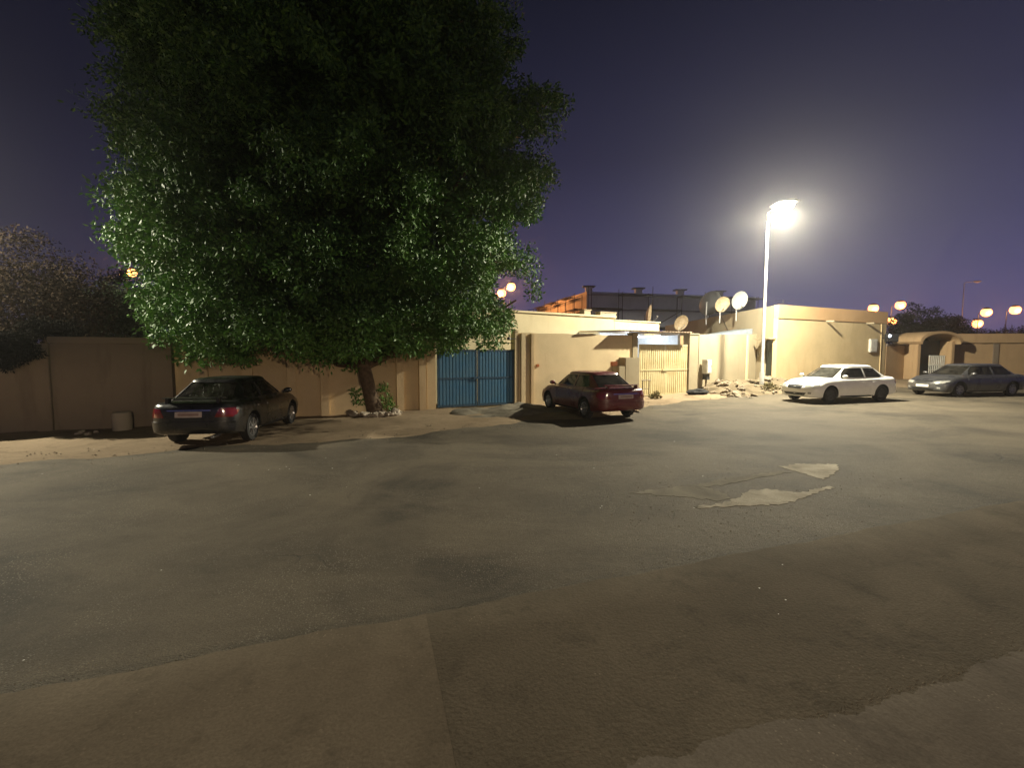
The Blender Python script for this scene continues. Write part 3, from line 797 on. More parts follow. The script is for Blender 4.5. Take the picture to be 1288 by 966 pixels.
# dark security lamp at the far corner
pp = at(1117, 423, 27.9)
t = thing('security_lamp', 'small dark box lamp with a bluish spot at the right corner of the yellow house', 'lamp', (pp.x, pp.y, pp.z))
MB().box(-0.08, 0.6, -0.1, 0.25, -0.35, 0.16).build('housing', M['dark'], t, bevel=0.02)
MB().lathe([(0.0,-0.13),(0.07,-0.125),(0.085,-0.1)], 'y', (0.02,0,0.02), 14).build('lens', M['led_small'], t)
MB().bar((-0.5,0.1,-0.1),(-0.08,0.1,-0.1),0.05).build('arm', M['dark'], t)

# blue-grey sheet lean-to behind the courtyard wall
a0, a1 = at(902, 421, 25.0), at(950, 416, 26.6)
o = MB().add([(a0.x,a0.y,3.02),(14.15,a1.y-0.25,3.16),(14.15,a1.y-0.25,3.52),(a0.x,a0.y,3.10),(a0.x-0.3,a0.y+2,3.06),(14.15,a1.y+2,3.2),(14.15,a1.y+2,3.58),(a0.x-0.3,a0.y+2,3.14)],
             [(0,1,2,3),(4,7,6,5),(0,4,5,1),(3,2,6,7),(1,5,6,2),(0,3,7,4)]).build('sheet_roof', M['bluegrey'], None)
tag(o, 'blue grey sheet lean-to showing above the courtyard wall beside the pole', 'roof')

# ------------------------------------------------------------------ satellite dishes
def dish(label, pos, dia, yaw, tilt, mat, base_z, lnb=True):
    t = thing('satellite_dish', label, 'satellite dish', (pos[0], pos[1], base_z), yaw, 'satellite dishes on the roofs')
    h = pos[2]-base_z
    MB().tube([(0,0.1,0),(0,0.1,h)], 0.035, 8).build('mast', M['steel'], t)
    R = Matrix.Rotation(tilt, 4, 'X')
    prof = [(dia/2*k, 0.16*dia*(k*k)) for k in (0.02,0.2,0.4,0.6,0.8,0.95,1.0)]
    b = MB(); b.lathe([(r, -z) for r, z in prof]+[(r, -z+0.015) for r, z in prof[::-1]], 'y', (0,0,0), 32)
    b.v = [tuple(R @ Vector(p)+Vector((0,0,h))) for p in b.v]
    d = b.build('reflector', mat, t, smooth=50)
    if lnb:
        f = R @ Vector((0,-dia*0.55,-dia*0.05)); f = Vector((f.x,f.y,f.z+h))
        e = R @ Vector((0,-dia*0.15,-dia*0.48)); e = Vector((e.x,e.y,e.z+h))
        MB().tube([e, f], 0.015, 6).build('feed_arm', M['steel'], t)
        MB().tube([f, f+(R @ Vector((0,0.1,0.02))).to_3d()], 0.04, 8).build('receiver', M['dish'], t)
    return t
dish('round white dish nearest the lamp pole on the yellow house roof', at(928,377,28.0), 1.12, 0.25, 0.30, M['dish'], 4.1)
dish('tan stained dish next to the white dish on the yellow house roof', at(907,382,29.6), 1.02, 0.15, 0.35, M['dish_tan'], 4.1)
dish('dark dish seen from behind next to the tan dish', at(890,380,31.5), 1.75, 2.1, 0.2, M['dark'], 4.1, False)
dish('tilted tan dish seen edge on above the carport', at(813,396,29.0), 1.35, 1.15, 0.1, M['dish_tan'], 3.3)
dish('far tan dish low behind the carport roof', at(855,405,34.0), 1.2, 0.3, 0.4, M['dish_tan'], 3.2)
# building that carries the last two dishes
t, lc = poly_house('back_house', 'low brown house behind the carport carrying two dishes', [(8.6,28.2),(13.9,30.0),(13.8,40),(8.4,40)], 3.2, M['porch'], None)
MB().box(-0.05, 5.2, 1.9, 11.7, 3.203, 3.29).build('roof_edge', M['coping'], t)

# ------------------------------------------------------------------ scaffolded building
bx = thing('unfinished_building', 'grey unfinished block building far behind the houses wrapped in scaffolding', 'building', (8.3, 50, 0))
FA, FB = Vector((0,0,0)), Vector((21.5,5.0,0)); BK = Vector((-4.6,18,0))
H = 9.0
def wall_face(mb, a, b, th, z0, z1, openings):
    # panel a->b with rectangular openings left out
    d = (b-a); Ln = d.length; d.normalize(); nrm = Vector((-d.y, d.x, 0))
    xsn = sorted({0, Ln, *[o[0] for o in openings], *[o[1] for o in openings]}); zsn = sorted({z0, z1, *[o[2] for o in openings], *[o[3] for o in openings]})
    for i in range(len(xsn)-1):
        for k in range(len(zsn)-1):
            cx, cz = (xsn[i]+xsn[i+1])/2, (zsn[k]+zsn[k+1])/2
            if any(o[0] < cx < o[1] and o[2] < cz < o[3] for o in openings): continue
            vs = []
            for z in (zsn[k], zsn[k+1]):
                for x, q in ((xsn[i],0),(xsn[i+1],0),(xsn[i+1],th),(xsn[i],th)):
                    v = a+d*x+nrm*q; vs.append((v.x,v.y,z))
            mb.add(vs, [(3,2,1,0),(4,5,6,7),(0,1,5,4),(1,2,6,5),(2,3,7,6),(3,0,4,7)])
ops = [(1.2+k*3.4, 2.9+k*3.4, z, z+1.4) for k in range(6) for z in (1.2, 3.6)]
mb = MB(); wall_face(mb, FA, FB, 0.3, 0, H, ops); mb.build('front_wall', M['grey_conc'], bx)
mb = MB(); wall_face(mb, BK, FA+Vector((-0.01,0.0,0)), 0.3, 0, H, [(14.5,16.6,4.0,6.4),(9.5,11.3,4.2,6.0),(3.5,5.3,4.2,6.0)]); mb.build('side_wall', M['wall_cream'], bx)
MB().prism([(0.3,0.5),(21.2,5.4),(17,22),(-4.0,18)], 2.9, 3.1).build('floor_slab', M['grey_conc'], bx)
MB().prism([(0.3,0.5),(21.2,5.4),(17,22),(-4.0,18)], 5.9, 6.1).build('floor_slab', M['grey_conc'], bx)
MB().prism([(0.3,0.5),(21.2,5.4),(17,22),(-4.0,18)], 8.7, 8.85).build('roof_slab', M['grey_conc'], bx)
for k in (0.2, 6.3, 11.7, 17.0):
    v = FA.lerp(FB, k/22.0); MB().box(v.x-0.25, v.x+0.5, v.y+0.31, v.y+0.9, H+0.002, H+0.55).build('column_stub', M['grey_conc'], bx)
    MB().box(v.x-0.55, v.x+0.8, v.y+0.1, v.y+1.1, H+0.553, H+0.68).build('stub_cap', M['dark'], bx)
def scaffold(label, a, b, out, nbay, H):
    a, b, out = Vector(a), Vector(b), Vector(out)
    t = thing('scaffold', label, 'scaffold', a, 0, 'scaffolds around the unfinished building')
    d = b-a
    for i in range(nbay+1):
        for k in (0, 1):
            p = d*(i/nbay)+out*(0.4+0.9*k)
            hh = H+random.uniform(-0.2, 0.9)
            MB().tube([(p.x,p.y,0),(p.x,p.y,hh)], 0.04, 6).build('upright', M['tape'], t)
    for z in (2.6, 5.0, 7.0, 8.6):
        for k in (0, 1):
            p = out*(0.4+0.9*k); q = d+p
            MB().tube([(p.x,p.y,z),(q.x,q.y,z)], 0.035, 6).build('ledger', M['tape'], t)
        i0 = 0 if z < 8 else 1
        for i in range(i0, nbay, 2 if z > 4 else 1):
            p, q = d*(i/nbay)+out*0.85, d*((i+1)/nbay)+out*0.85
            MB().bar((p.x,p.y,z+0.08),(q.x,q.y,z+0.08),0.8,0.08).build('plank_deck', M['plank'], t)
    for i in range(0, nbay, 2):
        p, q = d*(i/nbay)+out*1.3, d*((i+1)/nbay)+out*1.3
        MB().tube([(p.x,p.y,5.0),(q.x,q.y,7.0)], 0.04, 6).build('brace', M['tape'], t)
scaffold('dark tube scaffold along the grey front of the unfinished building', (8.3,50,0), (29.8,55,0), Vector((0.227,-0.974,0)), 6, 8.8)
scaffold('tube scaffold on the orange lit side of the unfinished building', (8.2,50.3,0), (3.7,68,0), Vector((-0.97,-0.25,0)), 7, 8.4)

# ------------------------------------------------------------------ porch, right walls
p, q = C1+Vector((0.12,0.05,0)), Vector((25.9,29.25,0))
t, n_ = wall_thing('low_wall', 'low yellowish wall between the yellow house and the arched porch', p, q)
wall_body(t, n_, 2.55, 0.25, M['porch'])
MB().box(0, n_, -0.04, 0.29, 2.59, 2.68).build('coping', M['coping'], t)
gx, gy = 25.65, 28.25; prz = math.atan(0.12); gz = terrain(gx, gy)
pc = thing('arched_porch', 'arched roof gateway porch behind the dark car', 'porch', (gx, gy, 0), prz)
PW = 2.75
for x0 in (0.04, PW-0.26): MB().box(x0, x0+0.22, 0, 0.3, 0, 2.85).build('pillar', M['porch'], pc, bevel=0.02)
MB().box(0.05, 0.25, 0.302, 1.5, 0, 2.85).build('side_wall', M['porch'], pc)
MB().box(PW-0.25, PW-0.05, 0.302, 0.75, 0, 2.85).build('side_wall', M['porch'], pc)
mb = MB(); n = 20
ring = []
for i in range(n+1):
    a = PI*(1-i/n); ring.append((PW/2+(PW/2+0.14)*math.cos(a), 2.82+0.66*math.sin(a)**0.9 if 0<i<n else 2.82))
for yy in (-0.3, 1.55):
    for x, z in ring: mb.v.append((x, yy, z))
    for x, z in ring: mb.v.append((PW/2+(x-PW/2)*0.9, yy, z-0.16))
m_ = n+1
for i in range(n):
    a, c = i, 2*m_+i
    mb.f += [(a,a+1,c+1,c),(m_+a,m_+a+1,m_+c+1,m_+c),(a,a+1,m_+a+1,m_+a),(c,c+1,m_+c+1,m_+c)]
mb.f += [(0,m_,3*m_,2*m_),(n,m_+n,3*m_+n,2*m_+n)]
mb.build('arched_roof', M['porch'], pc, smooth=40)
MB().box(0.26, PW-0.27, 0.72, 0.78, 0, 2.9).build('back_door', M['door_dark'], pc)
gt = MB()
for i in range(9):
    x = 1.3+i*0.135; gt.box(x, x+0.03, 0.32, 0.36, gz+0.1, 1.95)
for z in (gz+0.12, 1.0, 1.3, 1.9): gt.box(1.28, 2.42, 0.31, 0.37, z, z+0.05)
gl = gt.build('gate_leaf', M['white_plastic'], pc)
MB().box(1.3, 2.4, 0.375, 0.39, 1.33, 1.9).build('infill_sheet', M['dish_tan'], gl)
p, q = Vector((28.35,29.5,0)), Vector((37.0,28.3,0))
t, n_ = wall_thing('boundary_wall', 'brown wall with raised top band behind the dark car at the right edge', p, q)
wall_body(t, n_, 2.7, 0.3, M['porch'])
MB().box(-0.02, n_, -0.09, 0.34, 2.75, 3.36).build('top_band', M['porch'], t, bevel=0.02)
for x in (3.0, 6.2): MB().box(x, x+0.3, -0.07, 0.02, -0.1, 2.7).build('pilaster', M['wall_brown'], t)

# ------------------------------------------------------------------ lamp posts
def street_lamp(label, base, top_z, arm, led, energy, color, group, lens_mat, head=1.0, lr=0.12, globe=0.0, blend=0.5):
    bx_, by_ = base[0], base[1]
    bz = terrain(bx_, by_) if by_ < 40 else 0.0
    yaw = math.atan2(arm[1], arm[0]); al = math.hypot(*arm)
    t = thing('street_lamp', label, 'street lamp', (bx_, by_, bz), yaw, group)
    H = top_z-bz
    pole = MB(); pole.tube([(0,0,-0.1),(0,0,0.9),(0,0,0.95),(0,0,H-0.15)], [0.10,0.10,0.075,0.05], 14); pole.build('pole', M['dark'] if globe else M['pole'], t, smooth=50)
    MB().tube([(0,0,H-0.25),(0,0,H-0.08),(al*0.4,0,H),(al*0.62,0,H+0.02)], 0.04, 10).build('arm', M['dark'] if globe else M['pole'], t, smooth=50)
    if globe:
        MB().lathe([(0.02,globe*1.2),(globe*0.5,globe*1.1),(globe*0.72,globe*0.8),(globe*0.72,globe*0.72)], 'z', (al,0,H), 16).build('lamp_head', M['dark'], t, smooth=60)
        MB().lathe([(globe*math.sin(PI*k/10)+0.002, -globe*math.cos(PI*k/10)) for k in range(11)], 'z', (al,0,H), 18).build('lens', lens_mat, t, smooth=60)
        la = bpy.data.lights.new('lamp_light', 'POINT'); la.energy = energy; la.color = color; la.shadow_soft_size = 0.1
        lo = bpy.data.objects.new('lamp_light', la); link(lo, t); lo.location = (al, -globe-0.3, H-0.3)
        return t
    s = head; wf = 1.75 if lens_mat is M['led'] else 1.0
    hd = MB(); x0 = al-0.45*s
    sec = [(0,0.06,0.03),(0.08,0.13,0.06),(0.3,0.19,0.09),(0.65,0.2,0.09),(0.88,0.15,0.06),(0.95,0.05,0.02)]
    for x, hw, hh in sec:
        for k in range(12):
            a = 2*PI*k/12; hd.v.append((x0+x*s, wf*hw*s*math.cos(a), H+0.05+(hh*math.sin(a) if math.sin(a) > 0 else 0.03*math.sin(a))*s))
    for i in range(len(sec)-1):
        for k in range(12): hd.f.append((i*12+k, i*12+(k+1)%12, (i+1)*12+(k+1)%12, (i+1)*12+k))
    hd.f += [tuple(range(12))[::-1], tuple(range(60,72))]
    hd.build('lamp_head', M['steel'], t, smooth=50)
    ln = MB()
    for zz, k in ((0.012,1.0),(-0.06,0.93),(-0.12,0.62),(-0.14,0.1)):
        for j in range(16):
            a = 2*PI*j/16; ln.v.append((x0+0.47*s+0.36*s*k*math.cos(a), wf*0.17*s*k*math.sin(a), H+0.02+zz*s*wf))
    for i in range(3):
        for j in range(16): ln.f.append((i*16+j, i*16+(j+1)%16, (i+1)*16+(j+1)%16, (i+1)*16+j))
    ln.f.append(tuple(range(48,64)))
    ln.build('lens', lens_mat, t, smooth=60)
    if energy:
        la = bpy.data.lights.new('lamp_light', 'SPOT'); la.energy = energy; la.color = color; la.shadow_soft_size = lr; la.spot_size = math.radians(179); la.spot_blend = blend
        lo = bpy.data.objects.new('lamp_light', la); link(lo, t); lo.location = (al, 0, H-0.14*s*wf-lr-0.1)
    return t
LEDC = (1.0, 0.93, 0.71)
pb = (11.66, 20.75); tp = at(985, 258, 20.0)
street_lamp('tall lit white street lamp standing behind the rubble heap beside the dark door', pb, tp.z, (tp.x-pb[0]-0.0, 20.0-20.75), True, 17000, LEDC, 'white street lamps along the wall', M['led'], 1.25, blend=0.2)
street_lamp('lit white street lamp just behind the brown wall beyond the left edge of view', (-20.4, 12.3), 8.7, (0.41, -0.91), True, 14500, LEDC, 'white street lamps along the wall', M['led'], 1.25, blend=0.4)
SOD = (1.0, 0.42, 0.17)
for (u, v, Y, e, lab) in ((643,361,57,2600,'higher orange street lamp shining through the right edge of the big tree'),
                          (631,369,61,2000,'lower orange street lamp shining through the right edge of the big tree'),
                          (1097,388,62,450,'orange street lamp over the right end of the yellow house roof'),
                          (1131,384,60,700,'highest orange street lamp just right of the yellow house'),
                          (1120,404,85,600,'lowest orange street lamp just right of the yellow house'),
                          (1239,393,70,700,'orange street lamp left of the rightmost one above the brown wall'),
                          (1275,390,66,700,'rightmost orange street lamp above the brown wall'),
                          (1228,407,95,600,'lowest orange street lamp beside the tall unlit post'),
                          (168,343,50,900,'orange street lamp half hidden behind the left side of the big tree')):
    tp = at(u, v, Y)
    street_lamp(lab, (tp.x-0.9, Y+0.1), tp.z, (0.9, -0.3), False, e, SOD, 'orange street lamps in the distance', M['sodium'], 1.5, 0.2, 0.62*Y/65)
tp = at(1217, 355, 70)
street_lamp('tall thin unlit street lamp post above the brown wall', (tp.x-0.5, 70), tp.z, (1.4, -0.5), False, 0, SOD, None, M['steel'], 1.2)
street_lamp('short warm yard lamp across the street behind the viewer', (7.5, -13.0), 4.0, (-0.2, 0.6), True, 4500, (1.0, 0.78, 0.52), None, M['sodium'], 0.8, blend=0.08)
# roof aerial
pp = at(985, 379, 27.5)
t = thing('roof_aerial', 'thin dark aerial with cross bars on the yellow house roof', 'aerial', (pp.x, pp.y, 4.1))
MB().tube([(0,0,0),(0,0,1.25)], 0.02, 6).build('mast', M['dark'], t)
for z, w in ((1.2,0.5),(1.05,0.35)): MB().tube([(-w,0,z),(w,0.1,z)], 0.012, 6).build('element', M['dark'], t)

# ------------------------------------------------------------------ meter box, rubble, small things
t = thing('meter_box', 'pale utility meter box fixed to the wall right of the yellow gate', 'meter box', line_at(885.0, 0.0), SA+0.12)
t.location.y -= 0.02
MB().box(-0.18, 0.18, -0.3, -0.01, 1.08, 1.76).build('cabinet', M['white_plastic'], t, bevel=0.015)
dmb = MB().box(-0.15, 0.15, -0.318, -0.302, 1.12, 1.71).build('door', M['white_plastic'], t)
MB().tube([(0.12,-0.34,1.45),(0.12,-0.318,1.45)], 0.018, 8).build('lock', M['dark'], dmb)
MB().box(-0.1, 0.13, -0.24, -0.02, 0.78, 1.078).build('cable_shroud', M['dark'], t)
MB().tube([(0.0,-0.14,0.77),(0.02,-0.14,0.0)], 0.05, 8).build('conduit', M['rubble'], t)
# small frame stand by the gate
pp = gp(808, 500, 0.12)
t = thing('pipe_frame', 'thin bent pipe stand by the left corner of the yellow gate', 'pipe stand', (pp.x, pp.y, 0.1), 0.3)
for x in (0.0, 0.33): MB().tube([(x,0,0),(x,0,0.72),(x,0.0,0.76)], 0.015, 6).build('leg', M['dark'], t)
MB().tube([(-0.08,0,0.77),(0.42,0,0.77)], 0.016, 6).build('top_rail', M['dark'], t)
MB().tube([(0.0,0,0.4),(0.33,0,0.4)], 0.012, 6).build('cross_rail', M['dark'], t)

s0, _ = st(9.2, 20.6)
hm = heap('dirt_heap', M['mound'], s0, s0+6.2, -0.9, 2.7, 0.5, 5, 40, 24, 0.35)
tag(hm, 'dirt and rubble heap against the courtyard wall below the meter box', 'dirt heap')
hv = BVHTree.FromPolygons([v.co.copy() for v in hm.data.vertices], [tuple(p.vertices) for p in hm.data.polygons])
def rock_mesh(name, mat, seed, sq=0.7):
    rg = random.Random(seed); bm = bmesh.new(); bmesh.ops.create_icosphere(bm, subdivisions=2, radius=1)
    ph = [rg.uniform(0,6) for _ in range(6)]
    for v in bm.verts:
        c = v.co; k = 1+0.22*math.sin(c.x*3+ph[0])+0.2*math.sin(c.y*4+ph[1])+0.16*math.sin(c.z*5+ph[2])+rg.uniform(-0.09,0.09)
        v.co = Vector((c.x*k, c.y*k*0.85, c.z*k*sq))
    me = bpy.data.meshes.new(name); bm.to_mesh(me); bm.free(); me.materials.append(mat); return me
rocks = [rock_mesh('rubble_stone', M['rubble'], k, 0.5+0.12*(k%4)) for k in range(6)]
def drop(name, me, x, y, z, s, label, cat, group):
    o = bpy.data.objects.new(name, me); o.location = (x, y, z); o.scale = (s*random.uniform(0.8,1.3), s, s*random.uniform(0.7,1.1))
    o.rotation_euler = (random.uniform(-0.5,0.5), random.uniform(-0.5,0.5), random.uniform(0,6)); link(o); return tag(o, label, cat, group)
k = 0
while k < 150:
    a, b = random.random(), random.random()
    s, tt = s0-0.1+5.4*a**1.25, 2.75-3.2*b
    x, y = xy(s, tt); hit = hv.ray_cast(Vector((x,y,5)), Vector((0,0,-1)))
    z = hit[0].z if hit[0] else terrain(x, y)
    sz = random.choice((0.04,0.05,0.05,0.06,0.07,0.08,0.1,0.12,0.17))*(1.1-0.4*a)
    drop('rubble_stone', rocks[k%6], x, y, z+sz*0.2, sz, 'rough broken stone lying in the rubble heap by the courtyard wall', 'stone', 'rubble stones on the dirt heap'); k += 1
stones = [rock_mesh('pale_stone', M['stone'], 20+k, 0.75) for k in range(4)]
for k in range(17):
    a = PI*1.02+k*PI*1.0/15; R = random.uniform(0.55, 0.8); x, y = tree_base.x+0.2+R*1.15*math.cos(a), tree_base.y+R*0.7*math.sin(a)
    drop('pale_stone', stones[k%4], x, y, terrain(x,y)+0.07, random.uniform(0.08,0.16), 'pale stone in the ring around the foot of the big tree', 'stone', 'stones around the tree foot')
# black crumpled bag at the heap's foot
me = rock_mesh('black_bag', M['bag'], 77, 0.5)
pp = gp(877, 497, 0.15)
o = bpy.data.objects.new('black_bag', me); o.location = (pp.x, pp.y, terrain(pp.x,pp.y)+0.12); o.scale = (0.36,0.3,0.34); link(o)
tag(o, 'black crumpled bag lying at the foot of the rubble heap', 'bag')
# broken concrete block by the left wall
pp = gp(148, 541); t = thing('concrete_block', 'short broken concrete post stump standing by the brown wall left of the black car', 'concrete block', (pp.x, pp.y+0.15, 0), 0.2)
MB().lathe([(0.21,-0.05),(0.22,0.3),(0.205,0.44),(0.17,0.47),(0.05,0.475)], n=14, cap=True).build('stump', M['block_conc'], t, smooth=40)
for k in range(9):
    pp = gp(random.uniform(180,215), random.uniform(533,541)); 
    if k > 5: pp = gp(random.uniform(20,140), random.uniform(545,556))
    drop('wall_pebble', stones[k%4], pp.x, pp.y, 0.04, random.uniform(0.04,0.09), 'small loose stone on the sand along the brown wall', 'stone', 'loose stones along the brown wall')
# weeds
def weed(u, v, sc, lab, z=0.15, name='weed_tuft'):
    pp = gp(u, v, z); t = thing(name, lab, 'weed', (pp.x, pp.y, terrain(pp.x,pp.y)))
    leaf_mesh('leaves', leaf_arrays([(0,0,0.12*sc),(0.2*sc,0,0.1*sc),(-0.18*sc,0.05,0.08*sc),(0.05,0.1*sc,0.26*sc)], [0.22*sc,0.18*sc,0.16*sc,0.18*sc], 90, 0.12*sc, -0.6), M['weed'], t)
    MB().tube([(0,0,-0.02),(0.02,0,0.3*sc)], 0.012, 6).build('stem', M['bark'], t)
weed(824, 499, 0.75, 'green weed tuft at the foot of the yellow gate'); weed(964, 491, 1.1, 'dry weed tuft at the foot of the tall lamp pole', 0.35)
weed(937, 472, 1.3, 'dry weed tuft at the top of the rubble heap by the courtyard wall', 0.75); weed(985, 489, 1.0, 'dry weed tuft below the corner of the yellow house', 0.3)
for u, v, k_, z_, lb in ((905,474,1.2,0.7,'dry weed tuft on the heap just right of the meter box'),(918,470,1.3,0.75,'dry weed tuft on the heap below the middle of the courtyard wall'),
                    (952,474,1.3,0.7,'brown weed tuft on the heap just left of the lamp pole'),(970,492,1.0,0.3,'dry weed tuft right of the lamp pole foot'),(925,484,1.0,0.5,'small dry weed tuft half way up the rubble heap')):
    weed(u, v, k_, lb, z_)
# paper scraps on the road
sm_ = MB(); sm_.add([(-0.5,-0.35,0),(0.45,-0.4,0.06),(0.5,0.3,0.02),(-0.1,0.42,0.12),(-0.55,0.2,0.03),(0,0,0.09)], [(0,1,5),(1,2,5),(2,3,5),(3,4,5),(4,0,5)])
pm = sm_.mesh('paper_scrap'); pm.materials.append(M['paper'])
for (u, v) in ((227,567),(232,563),(338,592),(352,591),(360,588),(364,591),(436,614),(410,577),(418,590),(390,624),(203,719),(603,615),(590,560),(700,573),(755,640),(757,638),(747,590),(848,556),(899,584),(884,600),(955,745),(984,715),(988,760),(979,778),(30,833),(53,597),(460,577),(300,586),(118,566),(873,640)):
    pp = gp(u, v); z = 0.012 if apron_dist(pp.x, pp.y) < 0 else 0.034
    dd = pp.y
    o = bpy.data.objects.new('paper_scrap', pm); o.location = (pp.x, pp.y, terrain(pp.x,pp.y)+z); s = random.uniform(0.02,0.04)*(0.22+dd*0.06); o.scale = (s,s,s); o.rotation_euler = (0,0,random.uniform(0,6)); link(o)
    tag(o, 'tiny pale paper scrap lying on the roadway', 'litter', 'paper scraps scattered on the road')

# crumbled asphalt and gravel that nobody could count
gm = MB(); rg = random.Random(5)
def chip(x, y, z, r):
    ph = rg.uniform(0, 6); k = 5; v = [(x+r*math.cos(ph+2*PI*i/k)*rg.uniform(0.7,1.3), y+r*math.sin(ph+2*PI*i/k)*rg.uniform(0.7,1.3), z-0.004) for i in range(k)]
    gm.add(v+[(x+rg.uniform(-0.3,0.3)*r, y+rg.uniform(-0.3,0.3)*r, z+r*rg.uniform(0.5,0.9))], [(i,(i+1)%k,k) for i in range(k)]+[tuple(range(k))[::-1]])
for _ in range(1500):
    d = rg.uniform(-6, 5.5) if rg.random() < 0.75 else rg.uniform(-6, 14); q = APR_A+apr_d*d-apr_n*abs(rg.gauss(0.05, 0.12))
    chip(q.x, q.y, terrain(q.x,q.y)+0.003, rg.uniform(0.003,0.011))
for _ in range(900):
    q = gp(rg.gauss(930,110), rg.gauss(622,26)); chip(q.x, q.y, terrain(q.x,q.y)+0.003, rg.uniform(0.004,0.015)*rg.uniform(0.6,1.3))
for _ in range(900):
    s_, e_ = rg.uniform(-14, 20), 0; x, y = xy(s_, road_edge(s_)+rg.gauss(-0.1,0.5)); chip(x, y, terrain(x,y)+0.005, rg.uniform(0.006,0.025))
for _ in range(500):
    q = q0+dq*rg.uniform(-0.3,1.9)+Vector((dq.y,-dq.x,0))*rg.gauss(-0.02,0.05)*rg.random(); chip(q.x, q.y, 0.031, rg.uniform(0.002,0.006))
for _ in range(1500):
    q = gp(rg.uniform(-50,640), 590+280*rg.random()**2); 
    if apron_dist(q.x,q.y) < -0.05: chip(q.x, q.y, terrain(q.x,q.y)+0.003, rg.uniform(0.003,0.008))
go = gm.build('gravel', M['gravel'], None)
tag(go, 'crumbled asphalt and gravel scattered over the road and its broken edges', 'gravel', None, 'stuff')

# ------------------------------------------------------------------ cars
def sgnpow(v, e): return math.copysign(abs(v)**e, v)
def bool_obj(base, cutters, op='DIFFERENCE'):
    for c in cutters:
        md = base.modifiers.new('b', 'BOOLEAN'); md.object = c; md.operation = op; md.solver = 'EXACT'
    dg = bpy.context.evaluated_depsgraph_get(); dg.update()
    me = bpy.data.meshes.new_from_object(base.evaluated_get(dg))
    base.modifiers.clear(); base.data = me
    for c in cutters: bpy.data.objects.remove(c)
    return base
def raw_obj(mb, mats, idx=0):
    me = mb.mesh('cut'); 
    for m in mats: me.materials.append(m)
    me.polygons.foreach_set('material_index', [idx]*len(me.polygons))
    o = bpy.data.objects.new('cut', me); return link(o)
def subdivided(poly, maxlen):
    bm = bmesh.new(); vs = [bm.verts.new((a,b,0)) for a, b in poly]; bm.faces.new(vs)
    bmesh.ops.triangulate(bm, faces=bm.faces[:])
    for _ in range(6):
        es = [e for e in bm.edges if e.calc_length() > maxlen]
        if not es: break
        bmesh.ops.subdivide_edges(bm, edges=es, cuts=1); bmesh.ops.triangulate(bm, faces=[f for f in bm.faces if len(f.verts) > 3])
    bm.verts.index_update()
    P = [(v.co.x, v.co.y) for v in bm.verts]; Fc = [tuple(v.index for v in f.verts) for f in bm.faces]
    B = [(e.verts[0].index, e.verts[1].index) for e in bm.edges if e.is_boundary]
    bm.free(); return P, Fc, B
def shell(P, Fc, B, fn, name, mat, parent, thick, smooth=40):
    """fn(a,b) -> (point, normal); a thin solid between point and point-normal*thick"""
    top, bot = [], []
    for a, b in P:
        p, n = fn(a, b); top.append(p); bot.append(p-n*thick)
    k = len(P); mb = MB()
    mb.add(top+bot, Fc+[tuple(i+k for i in f[::-1]) for f in Fc]+[(a, b, b+k, a+k) for a, b in B])
    return mb.build(name, mat, parent, smooth=smooth)

